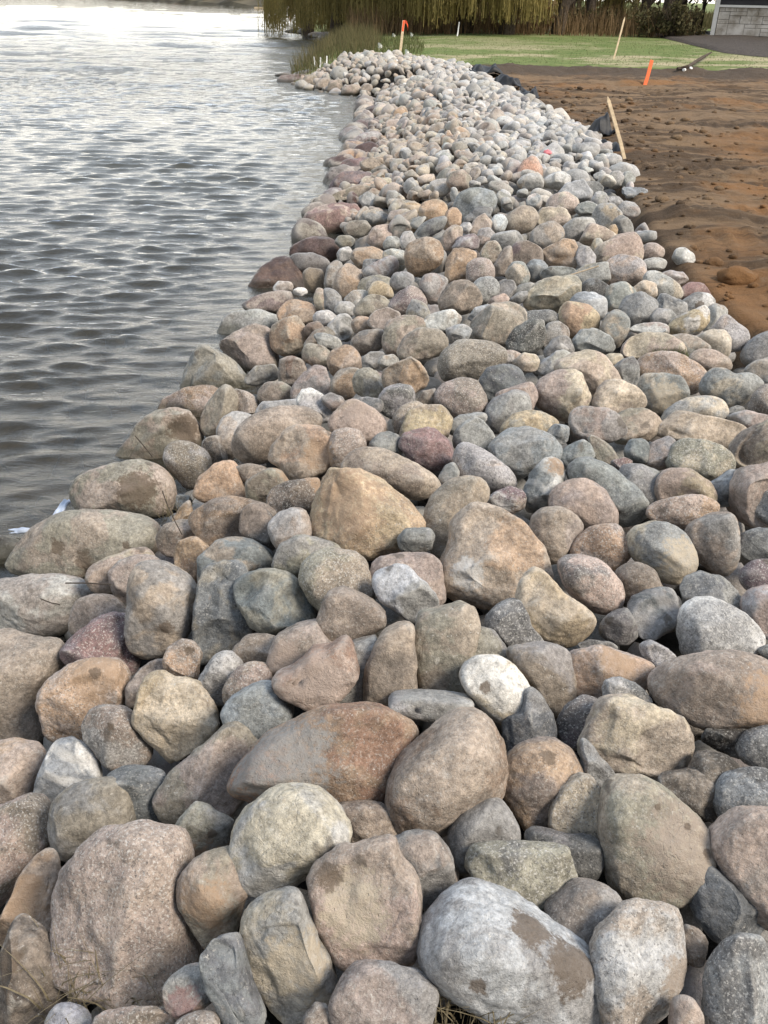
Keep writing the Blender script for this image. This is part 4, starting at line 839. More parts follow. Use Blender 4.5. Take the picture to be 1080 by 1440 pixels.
M|320,592 345,560 400,548 415,562 370,588|pk pu m m .05|low pinkish stone dipping into the water beyond the long lilac grey boulder
M|358,553 375,510 420,498 465,515 464,552 420,562|pu gy m m .1|grey purple waterline boulder just beyond the low pinkish stone
M|395,492 405,455 450,443 490,455 482,482 430,495|dg pu m m .1|dark grey waterline boulder farthest along the straight part of the bank
M|438,442 450,408 480,402 497,425 487,447|gg tn m r .1|rounded green tan rock where the bank bends towards the lake
M|513,502 530,465 560,455 580,475 577,502 540,510|og pk s r .2|salmon orange rounded rock near the bend of the bank
M|380,692 430,668 470,690 502,712 490,737 440,742 400,722|tn br m m .1|tan brown rock touching the inland side of the brownish purple boulder
M|132,362 150,325 180,318 200,335 190,372 150,378|br tn m r .1|brown boulder at the far left tip of the bank
M|190,385 205,345 235,328 255,345 240,385|tn br m r .1|tan boulder second from the far left tip of the bank
M|240,392 255,350 300,340 312,375 290,398|br pk m r .1|brown rounded boulder third from the far left tip of the bank
M|300,398 320,365 370,360 388,387 350,408|tn pk m r .1|wide tan boulder fourth from the far left tip of the bank
M|378,398 390,360 425,360 437,392 410,410|br tn m r .1|brown boulder fifth from the far left tip, at the inner bend of the water
M|340,350 355,322 385,325 395,350 370,365|tn pk m r .15|tan rock lying above the wide boulder near the far tip
""".strip().split('\n')
SPOTS = [('largest whitish blue', 660, 1332, 13), ('largest whitish blue', 738, 1282, 34), ('largest whitish blue', 795, 1325, 42),
    ('warm tan boulder with a dark brown blotch', 462, 1232, 20), ('log shaped boulder at the water', 204, 690, 30), ('pointed tan boulder at the waterline', 262, 606, 24),
    ('tall smooth tan and grey', 244, 877, 11), ('squarish pinkish tan granite boulder with', 143, 940, 9), ('large boulder half smooth olive', 976, 1179, 8), ('large boulder half smooth olive', 953, 1148, 6),
    ('large boulder half smooth olive', 915, 1122, 5), ('cream white egg shaped rock with', 678, 958, 8), ('big smooth tan brown boulder', 573, 1145, 11), ('longest olive tan', 95, 770, 11), ('longest olive tan', 132, 785, 14),
    ('longest olive tan', 192, 765, 6), ('brown rounded boulder with a rusty pit', 765, 1055, 13), ('small black hole', 302, 1167, 6), ('round grey brown rock left', 166, 1013, 6), ('with a dark oval mark', 979, 433, 7),
    ('round ochre tan stone', 268, 913, 8), ('charcoal streak', 22, 1340, 26), ('charcoal streak', 28, 1375, 20)]
PATCHES = [('widest rust brown', 392, 1052, 78, 'gy'), ('bright pink crystal', 264, 1402, 24, 'rd'), ('huge dark brown boulder', 1068, 985, 52, 'og'), ('large boulder half smooth olive', 948, 1185, 66, 'tn'),
    ('tall grey boulder with a cream lower', 425, 1330, 46, 'cr'), ('white scuffed', 655, 805, 24, 'wh'), ('big flat faced ochre block', 488, 705, 44, 'og'), ('cream yellow centre', 928, 560, 22, 'cr'),
    ('round rock half dark green', 955, 790, 38, 'cr'), ('green rock with white veins', 782, 655, 16, 'og'), ('ochre face', 298, 1258, 38, 'og'), ('broken rusty right edge', 950, 1370, 34, 'tn'),
    ('orange top and one dark', 150, 938, 40, 'og'), ('bright orange, left', 45, 1255, 30, 'og'), ('warm tan boulder with a dark brown blotch', 500, 1270, 48, 'cr'), ('jagged upper', 440, 950, 40, 'pk'), ('brown rock with a pink end', 405, 925, 24, 'pk'),
    ('small dark oval', 0, 0, 1, 'gy'), ('broad tan and pink ridged', 865, 930, 30, 'og'), ('with a sloping flat top', 500, 580, 20, 'pk'), ('folded orange', 448, 640, 20, 'og'), ('right corner of the', 0, 0, 1, 'gy')]
rows = []
for li in ROCKS:
    tl, pts, st, label = li.split('|'); ox, oy, s = TILE[tl]
    P = np.array([[float(a) for a in p.split(',')] for p in pts.split()])/s+np.array([ox, oy])
    x, y = P[:, 0], P[:, 1]; x2, y2 = np.roll(x, -1), np.roll(y, -1); cr_ = x*y2-x2*y
    A_ = cr_.sum()/2; cx = ((x+x2)*cr_).sum()/(6*A_); cy = ((y+y2)*cr_).sum()/(6*A_)
    c1, c2, kd, sp, lf = st.split()
    Pc = np.clip(P, [0, 0], [W, H]); vis = abs((Pc[:, 0]*np.roll(Pc[:, 1], -1)-np.roll(Pc[:, 0], -1)*Pc[:, 1]).sum()/2)
    rows.append(dict(P=P, c=np.array([cx, cy]), A=abs(A_), vis=vis, c1=c1, c2=c2, kd=kd, sp=sp, lf=float(lf), label=label))
order = sorted(range(len(rows)), key=lambda i: -rows[i]['vis'])
keep = set(order[:300])
assert len({r['label'] for r in rows}) == len(rows)
KK = .86                                    # palette of lit tones -> surface albedo
def jitter(c, r, a=.06): return np.clip(c*(1+r.normal(0, a))*(1+r.normal(0, a*.2, 3)), .01, .85)
mass_v, mass_f, mass_c, mass_c2 = [], [], [], []
def add_mass(v, f, c1, c2, band, speck):
    mass_f.append(f+sum(len(a) for a in mass_v)); mass_v.append(v)
    mass_c.append(np.tile([*c1, band], (len(v), 1))); mass_c2.append(np.tile([*c2, speck], (len(v), 1)))
foot = []
for i, r_ in enumerate(rows):
    g = np.random.default_rng(1000+i)
    cx, cy = r_['c']; t_ = on_pile(cx, cy)
    if t_ is None: print('no hit', r_['label']); continue
    P = r_['P']; d = ray(cx, cy)
    sz = math.sqrt(r_['A']/math.pi)*t_/FPX
    t_ = t_ - (r_['lf']*.8+float(g.normal(0, .17)))*sz
    c_w = CAM+d*t_; s = t_/FPX
    grow = 1.02 if cy > 480 else 1.07
    loc = np.stack([(P[:, 0]-cx), -(P[:, 1]-cy)], 1)*s*grow
    if 'slab' in r_['label'] or 'flake' in r_['label']: r_['sp'] = 's'
    sm = {'r': 8, 'm': 5, 'a': 2.6, 's': 3}[r_['sp']]
    rad = poly_rad(loc, sm); size = math.sqrt(r_['A']/math.pi)*s
    ext = loc.max(0)-loc.min(0); c = .5*min(ext.min()*1.0, size*2)*g.uniform(.88, 1.05)
    if 'flat' in r_['label'] and 'slab' in r_['label']: c = ext.max()*.32
    sub = 6 if r_['vis'] > 9000 else 5 if r_['vis'] > 1500 else 4
    V_, F_ = shape_stone(sub, rad, c, r_['sp'], 50+i, size)
    fit = (loc.max(0)-loc.min(0))/(V_[:, :2].max(0)-V_[:, :2].min(0)); V_[:, :2] *= fit
    V_[:, :2] += (loc.max(0)+loc.min(0))/2-(V_[:, :2].max(0)+V_[:, :2].min(0))/2
    B = np.stack([RT, UP, -FWD], 1)        # columns: outline x, outline y, towards the viewer
    V_ = V_@B.T
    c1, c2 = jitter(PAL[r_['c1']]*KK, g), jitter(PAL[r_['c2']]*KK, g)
    speck = {'g': 1., 'm': .4, 's': .12, 'b': .2}[r_['kd']]; band = .75 if r_['kd'] == 'b' else 0.
    foot.append((c_w[0], c_w[1], c_w[2], size))
    if i not in keep:
        add_mass(V_+c_w, F_, c1, c2, band, speck); continue
    big_ = size > .17
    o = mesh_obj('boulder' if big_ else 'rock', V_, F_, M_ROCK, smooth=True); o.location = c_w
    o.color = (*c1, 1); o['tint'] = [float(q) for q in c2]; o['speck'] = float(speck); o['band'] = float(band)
    xs_ = float(shore(c_w[1])); 
    for sn, (snip, px, py, pr) in enumerate([q for q in SPOTS if q[0] in r_['label']][:3]):
        q_ = np.array([(px-cx)*s, -(py-cy)*s]); fl = np.stack([V_@RT, V_@UP, -(V_@FWD)], 1)
        dd = np.hypot(fl[:, 0]-q_[0], fl[:, 1]-q_[1])+np.where(fl[:, 2] < 0, 9, 0); vi = int(np.argmin(dd))
        o['s%d' % (sn+1)] = [float(a_) for a_ in V_[vi]]; o['s%dr' % (sn+1)] = float(pr*s)
    for (snip, px, py, pr, pcn) in [q for q in PATCHES if q[0] in r_['label']][:1]:
        q_ = np.array([(px-cx)*s, -(py-cy)*s]); fl = np.stack([V_@RT, V_@UP, -(V_@FWD)], 1)
        dd = np.hypot(fl[:, 0]-q_[0], fl[:, 1]-q_[1])+np.where(fl[:, 2] < 0, 9, 0); vi = int(np.argmin(dd))
        o['p1'] = [float(a_) for a_ in V_[vi]]; o['p1r'] = float(pr*s); o['pcol'] = [float(a_) for a_ in PAL[pcn]*KK]
    o['wet'] = 1.0 if 'maroon' in r_['label'] else (.35 if abs(c_w[0]-xs_) < .2 and c_w[1] > 4 else 0.0)
    tag(o, r_['label'], 'rock', 'rocks of the shoreline bank')
print('individual rocks', len(keep), 'placed', len(foot))

# the rest of the bank: stones too small and too many to single out
foot = np.array(foot)
variants = []
for k in range(26):
    rr_ = np.random.default_rng(400+k); a = rr_.uniform(.72, 1.0); ph = rr_.uniform(0, 6.28, 4)
    rf = lambda th, a=a, ph=ph: 1/(np.abs(np.cos(th)/1.15)**2.6+np.abs(np.sin(th)/a)**2.6)**(1/2.6)*(1+.05*np.sin(2*th+ph[0])+.045*np.sin(3*th+ph[1])+.03*np.sin(5*th+ph[2]))
    variants.append([shape_stone(s_, rf, rr_.uniform(.62, .9), 'mrmma'[k % 5], 900+k, 1.0) for s_ in (3, 2)])
warm = ['tn', 'og', 'br', 'pk', 'rb', 'ol', 'cr', 'pb', 'tn', 'gy', 'ol']; cool = ['pg', 'lg', 'gg', 'pk', 'gy', 'wh', 'pg', 'bl', 'cr', 'lg', 'pg', 'pb']
lowc = ['dg', 'br', 'dk', 'db', 'pu']  # under-layer tones, kept dark: shade of the gaps is put into the colour
pts_xy = []
def cell(x, y): return (int(math.floor(x/.3)), int(math.floor(y/.3)))
used = {}
def far_enough(x, y, r):
    cx, cy = cell(x, y)
    for i in (-1, 0, 1):
        for j in (-1, 0, 1):
            for (a, b2, c) in used.get((cx+i, cy+j), ()):
                if (a-x)**2+(b2-y)**2 < (.80*(c+r))**2: return False
    return True
def put_stone(x, y, z, r, low=False):
    g = rng; k = g.integers(len(variants)); V_, F_ = variants[k][0 if y < 11 and not low else (0 if y < 18 and not low else 1)]
    a = g.uniform(0, 6.28); tx, ty = g.normal(0, .45, 2)
    Rm = np.array(Matrix.Rotation(a, 3, 'Z') @ Matrix.Rotation(tx, 3, 'X') @ Matrix.Rotation(ty, 3, 'Y'))
    v_ = (V_*r)@Rm.T+np.array([x, y, z])
    u = (x-shore(y))/max(.5, edge(y)-shore(y))
    wp = np.clip(1.30-1.45*u, .08, 1) if y < 24 else .85 if x < .6 else .5
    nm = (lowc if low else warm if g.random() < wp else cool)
    c1 = jitter(PAL[nm[g.integers(len(nm))]]*KK, g, .10); c2 = jitter(PAL[nm[g.integers(len(nm))]]*KK, g)
    if not low and u < .14 and 7.5 < y < 25.2 and g.random() < .8: c1 = jitter(PAL['pu' if g.random() < .5 else 'mr']*KK*.72, g, .12)
    if not low and u > .5 and y > 7 and not (y > 24 and x < .6): c1 = np.clip((c1*.6+c1.mean()*.4)*1.06, 0, .72); c2 = np.clip((c2*.6+c2.mean()*.4)*1.2, 0, .72)
    add_mass(v_, F_, c1, c2, 0., .5 if g.random() < .5 else .15)
# pass 1: the waterline's bigger stones, pass 2: the bank's top layer, pass 3: the layer under the singled-out rocks
for y in np.arange(9.2, 27.5, .30):
    x = shore(y)+rng.uniform(-.02, .25); r = rng.uniform(.20, .31)
    if len(foot) and (((foot[:, 0]-x)**2+(foot[:, 1]-y)**2) < (.85*(foot[:, 3]+r))**2).any(): continue
    used.setdefault(cell(x, y), []).append((x, y, r)); put_stone(x, y, max(.02, float(pile(x, y)))-.02, r)
F2 = foot
def top_covered(x, y, z, r):
    # already occupied by a singled-out rock?
    q = (F2[:, 0]-x)**2+(F2[:, 1]-y)**2+(F2[:, 2]-z)**2
    return (q < (.78*(F2[:, 3]+r))**2).any()
def in_poly(px, py, P):
    x, y = P[:, 0], P[:, 1]; x2, y2 = np.roll(x, -1), np.roll(y, -1)
    c_ = ((y > py) != (y2 > py)) & (px < (x2-x)*(py-y)/(y2-y+1e-9)+x); return bool(c_.sum() % 2)
CEN = np.array([r_['c'] for r_ in rows]); REACH = np.array([np.abs(r_['P']-r_['c']).max() for r_ in rows])
def hides(x, y, z, r):
    q = np.array([x, y, z])-CAM; dd = q@FWD
    px, py = W/2+FPX*(q@RT)/dd, H/2-FPX*(q@UP)/dd; rp = FPX*r/dd
    near = np.where(np.abs(CEN-[px, py]).max(1) < REACH+rp)[0]
    for a in np.linspace(0, 6.283, 9)[:-1].tolist()+[None]:
        sx_, sy_ = (px, py) if a is None else (px+.62*rp*math.cos(a), py+.62*rp*math.sin(a))
        for k in near:
            if in_poly(sx_, sy_, rows[k]['P']): return True
    return False
cnt = 0
for trial in range(90000):
    y = rng.uniform(.3, 1)**.9*32.2 if trial % 3 else (rng.uniform(.5, 32.2) if trial % 2 else rng.uniform(22, 32.3))
    x = rng.uniform(-3.6, 3.2)
    if x < shore(y)-.05 or x > edge(y)+rng.normal(0, .05) or y > ymax(x): continue
    r = float(np.clip(rng.lognormal(math.log(.102), .30), .06, .19))
    if y > 12: r *= 1.12
    if y > 18: r *= 1.18
    if y > 24.5 and x < 0: r *= 1.15
    inview = y < 6.5 and abs(x) < .47*(y+1.3)
    if inview: r = min(r*.8, .085)
    z = float(pile(x, y))-.02-(.13 if inview else 0)+rng.normal(0, .02)
    if not far_enough(x, y, r) or top_covered(x, y, z, r) or (y < 9.5 and hides(x, y, z, r)): continue
    used.setdefault(cell(x, y), []).append((x, y, r)); put_stone(x, y, z, r); cnt += 1
print('bank stones', cnt)
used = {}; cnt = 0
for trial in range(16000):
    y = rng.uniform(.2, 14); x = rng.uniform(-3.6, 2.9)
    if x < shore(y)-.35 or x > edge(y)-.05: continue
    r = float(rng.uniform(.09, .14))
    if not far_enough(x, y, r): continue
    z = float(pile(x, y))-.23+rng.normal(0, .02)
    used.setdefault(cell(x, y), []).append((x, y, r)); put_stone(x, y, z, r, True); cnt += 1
print('under stones', cnt)
# a few stones on the lake bed by the edge
for k in range(260):
    y = rng.uniform(2.6, 20); x = shore(y)-abs(rng.normal(0, .9))-.02; r = rng.uniform(.06, .15)
    put_stone(x, y, float(ground(np.array(x), np.array(y)))+.02, r, False)
mv = np.concatenate(mass_v); mf = np.concatenate(mass_f)
o = mesh_obj('riprap_stones', mv, mf, M_ROCKS, smooth=True)
for nm, arr in (('col', mass_c), ('col2', mass_c2)):
    a = o.data.color_attributes.new(nm, 'FLOAT_COLOR', 'POINT'); a.data.foreach_set('color', np.concatenate(arr).astype(np.float32).ravel())
tag(o, 'bank of smaller tan and pale grey riprap stones running along the lake', 'stones', kind='stuff')
print('mass verts', len(mv))

# ------------------------------------------------------------------ everything on the land side
def on_ground(px, py):
    d = ray(px, py); ts = np.geomspace(2, 120, 1500); P = CAM+ts[:, None]*d
    g_ = P[:, 2]-gz(P[:, 0][None], P[:, 1][None])[0]; k = int(np.argmax(g_ < 0))
    return P[k], ts[k]
def leafmat(name, cols, trans=.25, scale=.8):
    m, t, b, out = newmat(name); n = N(t); f_ = n.ramp(n.noise(n.coord(), scale, 5, .7), .3, .7); f2 = n.ramp(n.noise(n.coord(), scale*9, 3, .7), .35, .65)
    c = n.mix(f_, cols[0], cols[1]); c = n.mix(n.math('MULTIPLY', f2, .6), c, cols[2])
    t.links.new(c, b.inputs['Base Color']); b.inputs['Roughness'].default_value = .8; b.inputs['Specular IOR Level'].default_value = .15
    tl = n.node('ShaderNodeBsdfTranslucent'); t.links.new(c, tl.inputs['Color'])
    ms = n.node('ShaderNodeMixShader'); ms.inputs[0].default_value = trans
    t.links.new(b.outputs[0], ms.inputs[1]); t.links.new(tl.outputs[0], ms.inputs[2]); t.links.new(ms.outputs[0], out.inputs['Surface'])
    return m
M_WILLOW = leafmat('willow_leaves', [(.29, .24, .09), (.15, .135, .055), (.40, .31, .11)])
M_OLIVE = leafmat('olive_leaves', [(.09, .09, .045), (.045, .045, .025), (.15, .12, .055)])
M_BROWN = leafmat('brown_brush', [(.20, .135, .07), (.10, .07, .04), (.30, .20, .11)])
M_REED = leafmat('dry_reeds', [(.13, .115, .055), (.07, .075, .032), (.20, .16, .085)])
M_GRASS = leafmat('grass_blades', [(.10, .13, .045), (.07, .085, .03), (.20, .18, .09)], scale=2)
M_DRY = leafmat('dry_grass', [(.16, .13, .08), (.07, .06, .035), (.28, .24, .16)], scale=6)
M_RED = leafmat('red_leaves', [(.20, .045, .035), (.10, .03, .02), (.26, .07, .05)])
M_BARK = simple('bark', (.075, .06, .048), .95, .4, 9, .03, .1)
M_PALEBARK = simple('pale_bark', (.26, .25, .23), .9, .25, 9, .01, .1)
M_WOOD = simple('raw_lath', (.52, .41, .27), .8, .2, 18, .002)
M_ORANGE = simple('orange_paint', (.75, .13, .03), .55, .15, 25, .001)
M_RIBBON = simple('orange_ribbon', (.85, .10, .03), .4, .1, 8, 0)
M_WHITE = simple('white_paint', (.78, .78, .76), .55, .06, 6, .001)
M_FLAG = simple('white_plastic', (.80, .80, .78), .4, .05, 6, 0)
M_FABRIC = simple('black_geotextile', (.012, .013, .016), .6, .4, 14, .004, .4)
M_SCRAP = simple('white_fabric', (.40, .45, .54), .7, .12, 14, .004)
M_SIDING = simple('charcoal_siding', (.045, .043, .046), .7, .15, 5, .002)
M_ROOF = simple('dark_shingles', (.05, .048, .048), .9, .3, 10, .006)
M_VENEER = simple('grey_veneer_stone', (.46, .40, .32), .85, .4, 1.3, .015, .2, col2=(.50, .48, .45))
M_MORTAR = simple('mortar', (.20, .19, .175), .95, .2, 20, .002)
M_TWIG = simple('dark_twig', (.05, .04, .032), .9, .3, 30, .001)
M_STICK = simple('pale_stick', (.36, .29, .21), .9, .3, 30, .001)
M_CLOD = simple('soil_clod', (.20, .12, .06), .97, .45, 14, .02, .1)
M_PINK = simple('pink_paint', (.62, .20, .22), .7, .15, 20, .002)

def blades(n_, cx, cy, sx_, sy_, h, mat_w=.004, lean=.35, zf=None, seed=0, curve=.5, seg=3, z0=None, clip=None):
    r = np.random.default_rng(seed); B = MB()
    for i in range(n_):
        x = cx+r.uniform(-sx_, sx_); y = cy+r.uniform(-sy_, sy_)
        if clip and not clip(x, y): continue
        z = (gpt(x, y) if z0 is None else z0)-.01
        hh = h*r.uniform(.55, 1.15); a = r.uniform(0, 6.28); l = r.uniform(0, lean)*hh; wa = r.uniform(0, 3.14); w = mat_w*r.uniform(.6, 1.3)
        ox, oy = math.cos(wa)*w, math.sin(wa)*w; prev = None
        for k in range(seg+1):
            u = k/seg; px, py, pz = x+math.cos(a)*l*u**1.7, y+math.sin(a)*l*u**1.7, z+hh*(u-curve*lean*u*u*.4)
            ww = 1-u*.85
            cur = ((px-ox*ww, py-oy*ww, pz), (px+ox*ww, py+oy*ww, pz))
            if prev: B.quad(prev[0], prev[1], cur[1], cur[0])
            prev = cur
    return B

# ---- mulch bed and house
hp, ht = on_ground(998, 52)
hx, hy = hp[0], hp[1]; hz0 = gpt(hx+1, hy)
mg = []
for (px, py) in ((915, 50), (960, 62), (1010, 74), (1060, 80), (1100, 81), (1180, 82)):
    p_, _ = on_ground(px, py); mg.append((p_[0], p_[1]))
xs_ = np.linspace(mg[0][0], mg[-1][0]+3, 70)
mv_, mf_ = [], []
for i, x in enumerate(xs_):
    ylo = np.interp(x, [q[0] for q in mg], [q[1] for q in mg])+.25*math.sin(x*2.1)+.15*math.sin(x*5.3)
    yhi = hy+3.2
    for j in range(9):
        y = ylo+(yhi-ylo)*j/8; e_ = min(1, j/1.0, i/2)
        mv_.append((x, y, gpt(x, y)+.012+.10*e_+.03*math.sin(3*x+2*y)*e_))
for i in range(len(xs_)-1):
    for j in range(8): a = i*9+j; mf_.append((a, a+9, a+10, a+1))
tag(mesh_obj('mulch_bed', mv_, mf_, M_MULCH, smooth=True), kind='structure')

ang = math.radians(-17)
house = empty('house', (hx, hy, hz0+.06), ang)
tag(house, 'corner of a house with charcoal siding above grey stone veneer and a white corner post', 'house')
w = MB(); w.box((6.2, 4.1, 1.6), (12.2, 8, 3.2)); w.build('wall', M_SIDING, house)
sd_ = MB()
for k in range(10): sd_.box((6.2, .085, 1.42+k*.19), (12.1, .03, .165), Matrix.Rotation(math.radians(-5), 3, 'X'))
for k in range(10): sd_.box((.085, 4.1, 1.42+k*.19), (.03, 7.9, .165), Matrix.Rotation(math.radians(-5), 3, 'Y'))
sd_.build('siding', M_SIDING, house)
mo = MB(); mo.box((6.2, .07, .60), (12.0, .06, 1.24)); mo.build('mortar_bed', M_MORTAR, house)
vn = MB(); r_ = np.random.default_rng(5); x0 = .22
cells = {}
gw = 46; gh = 7
occ = np.zeros((gw, gh), bool)
for i in range(gw):
    for j in range(gh):
        if occ[i, j]: continue
        ww = int(r_.choice([1, 2, 2, 3])); hh_ = int(r_.choice([1, 1, 2, 2, 3]))
        ww = min(ww, gw-i); hh_ = min(hh_, gh-j)
        while ww > 1 and occ[i:i+ww, j].any(): ww -= 1
        while hh_ > 1 and occ[i:i+ww, j:j+hh_].any(): hh_ -= 1
        occ[i:i+ww, j:j+hh_] = True
        cw, ch = .258, .170
        vn.box((x0+(i+ww/2)*cw, .03-r_.uniform(0, .02), .02+(j+hh_/2)*ch), (ww*cw-.014, .07, hh_*ch-.014), Matrix.Rotation(r_.normal(0, .012), 3, 'Y'))
so_ = vn.build('stone_veneer', M_VENEER, house)
bv = so_.modifiers.new('round', 'BEVEL'); bv.width = .012; bv.segments = 2
tb = MB(); tb.box((6.2, -.0, 1.27), (12.1, .12, .10)); tb.build('trim', M_WHITE, house)
cp = MB(); cp.box((.09, .0, 1.55), (.20, .20, 3.1)); cp.build('corner_post', M_WHITE, house)
rf = MB()
for s_ in (-1, 1):
    rf.box((6.2, 4.1+s_*2.3, 4.05), (13.6, 5.3, .16), Matrix.Rotation(math.radians(-s_*24), 3, 'X'))
rf.build('roof', M_ROOF, house)

# ---- stakes and posts
def stake(name, base, top, wpx, mat_, label, cat='stake', point=True, thick=.5, sides=4):
    p_, t_ = on_ground(*base); tp = CAM+ray(*top)*t_*1.0; wd = wpx*t_/FPX/2
    o = empty(name, p_); tag(o, label, cat)
    v0 = Vector(tp-p_); L_ = v0.length; ax = v0.normalized(); sx_ = Vector((1, 0, 0)); sx_ = (sx_-ax*sx_.dot(ax)).normalized(); sy_ = ax.cross(sx_)
    B = MB(); prof = [(-.18, 1), (.25, 1.0), (.6, 1.0), (.93 if point else .985, .98), (1.0, .12 if point else .8)]
    for u, s_ in prof:
        c_ = ax*L_*u + sx_*(.006*math.sin(u*5))
        for a, b_ in ((-1, -1), (1, -1), (1, 1), (-1, 1)): B.v.append(tuple(c_+sx_*a*wd*s_+sy_*b_*wd*thick*(s_ if s_ > .5 else 1)))
    for k in range(len(prof)-1):
        for j in range(4): j2 = (j+1) % 4; B.f.append((k*4+j, k*4+j2, k*4+4+j2, k*4+4+j))
    q = (len(prof)-1)*4; B.f += [(3, 2, 1, 0), (q, q+1, q+2, q+3)]
    sh_ = B.build('shaft', mat_, o); return o, Vector(tp-p_), wd, ax, sx_, t_
stake('survey_stake', (878, 223), (855, 136), 4.6, M_WOOD, 'bare wooden stake with a pointed top leaning in the brown soil beside the stones')
stake('survey_stake', (907, 119), (917, 85), 4.8, M_ORANGE, 'short stake painted orange leaning right in the middle of the bare soil', point=False)
stake('survey_stake', (863, 83), (879, 24), 2.2, M_WOOD, 'long thin pale stake leaning right at the straw covered edge of the lawn')
o, tp, wd, ax, sx_, t_ = stake('survey_stake', (562, 79), (568, 29), 3.4, M_WOOD, 'wooden stake with an orange ribbon at the far end of the stone bank', point=False)
wd *= .5
rb = MB(); r0 = ax*tp.length
def strip(pts, wv_, B=rb):
    for a, b_ in zip(pts[:-1], pts[1:]):
        B.quad(a-wv_, a+wv_, b_+wv_, b_-wv_)
k_ = wd/.07
for s_ in (-1.25, 1.25):
    rb.quad(r0-sx_*wd*1.4+Vector((0, s_*wd, 0)), r0+sx_*wd*1.4+Vector((0, s_*wd, 0)), r0*.70+sx_*wd*1.4+Vector((0, s_*wd, 0)), r0*.70-sx_*wd*1.4+Vector((0, s_*wd, 0)))
strip([r0*.98+sx_*wd, r0*.94+sx_*wd*5+Vector((0, -.05, .02)), r0*.86+sx_*wd*7.5+Vector((0, -.05, 0)), r0*.78+sx_*wd*8]*1, Vector((0, .02, .045)))
strip([r0*.74, r0*.66-sx_*wd*1.5, r0*.58-sx_*wd*1.0], sx_*wd*.9)
ro = rb.build('ribbon', M_RIBBON, o); sm_ = ro.modifiers.new('thick', 'SOLIDIFY'); sm_.thickness = .006

stake('post', (643, 51), (646, 31), 1.6, M_WHITE, 'slim pale post standing at the back edge of the lawn in front of the willows', 'post', point=False)
for (bx, by, tx_, ty_, lb) in ((443, 97, 442, 80, 'white post at the reedy water edge, tallest of three'), (450, 95, 451, 81, 'white post in the middle of three at the reedy water edge'), (459, 92, 460, 79, 'white post nearest the reeds of three at the water edge')):
    stake('post', (bx, by), (tx_, ty_), 1.6, M_WHITE, lb, 'post', point=False, thick=1)
# pale pole by the willows
p_, t_ = on_ground(631, 47); P2 = CAM+ray(637, 0)*t_; dv = Vector(P2-p_); B = MB(); B.tube([Vector((0, 0, -.3)), dv, dv*2, dv*3.6], [.10, .095, .09, .075], 10)
o = B.build('pole', M_PALEBARK); o.location = p_; tag(o, 'tall pale grey pole leaning slightly in front of the willow curtain', 'pole')

# little white marker flags in the turf
for (bx, by, sz_, lb) in ((533, 72, 9, 'largest white marker flag, on the turf left of the ribboned stake'), (553, 55, 6, 'small white marker flag near the reeds, farther left'),
                     (578, 54, 6, 'small white marker flag at the turf edge behind the ribboned stake'), (571, 80, 8, 'white marker flag beside the foot of the ribboned stake'),
                     (773, 48, 8, 'white marker flag at the back edge of the lawn near the red shrub')):
    p_, t_ = on_ground(bx, by); u = t_/FPX; o = empty('marker_flag', p_); tag(o, lb, 'flag', 'white marker flags')
    B = MB(); B.tube([(0, 0, -.05), (.002, 0, sz_*u*1.1)], .006, 5); B.build('wire', M_WHITE, o)
    B = MB(); h_ = sz_*u; w_ = h_*.55
    pts = [(0, 0, h_*.45), (w_*.5, -.02, h_*.40), (w_, .015, h_*.5), (w_*.9, .0, h_*.85), (w_*.45, -.03, h_*1.1), (0, 0, h_*1.15)]
    B.v = pts+[(a-w_*.35, b_+.02, c_) for a, b_, c_ in pts]; B.f = [(0, 1, 2, 3, 4, 5), (11, 10, 9, 8, 7, 6)]+[(i, (i+1) % 6+0, (i+1) % 6+6, i+6) for i in range(6)]
    B.build('flag', M_FLAG, o)

# ---- black landscape fabric showing at the soil edge
def crumple(px, py, wx, wy, hgt_, label, mat_=M_FABRIC, name='landscape_fabric', seed=0, z=None, cat='fabric'):
    if z is None: p_, t_ = on_ground(px, py)
    else:
        p_ = hit(px, py, z)
    n1, n2 = 22, 14; r = np.random.default_rng(seed); X, Y = np.meshgrid(np.linspace(-1, 1, n1), np.linspace(-1, 1, n2))
    ez = 1-np.maximum(np.abs(X), np.abs(Y))**3
    q = np.stack([X*1.6+seed, Y*1.4, X*0], -1); Z = hgt_*1.5*(np.abs(fbm(q*.7, 2))*1.1+.35)*(.35+.65*ez)
    wob = 1+.22*fbm(q*1.3+5, 2)
    v_ = np.stack([X*wx*wob, Y*wy*wob[::-1], Z], -1).reshape(-1, 3); i = np.arange(n2-1)[:, None]*n1+np.arange(n1-1)[None]
    f_ = np.stack([i, i+1, i+n1+1, i+n1], -1).reshape(-1, 4)
    o = mesh_obj(name, v_, f_, mat_, smooth=True); o.location = p_; so2 = o.modifiers.new('thick', 'SOLIDIFY'); so2.thickness = .006
    tag(o, label, cat); return o
crumple(681, 108, .42, .5, .22, 'crumpled black fabric sheet far off where the stones meet the brown soil', seed=2)
crumple(713, 124, .32, .3, .16, 'low black fabric fold at the stone edge between two larger folds', seed=5)
crumple(742, 141, .22, .28, .2, 'small black fabric tip sticking up beside the pale stones', seed=7)
crumple(852, 219, .20, .26, .11, 'black fabric flap beside the foot of the bare wooden stake', seed=9)
crumple(845, 190, .16, .22, .14, 'small dark fabric corner above the larger flap near the bare stake', seed=11)
crumple(938, 508, .20, .16, .03, 'dark fabric patch under a dry grass tuft among the right hand rocks', seed=15)
crumple(88, 716, .025, .085, .02, 'bright bluish white fabric scrap between the log shaped boulder and the water', M_SCRAP, 'fabric_scrap', 21, .04)
crumple(42, 748, .09, .02, .012, 'pale fabric strip floating at the left edge of the waterline', M_SCRAP, 'fabric_scrap', 23, .02)

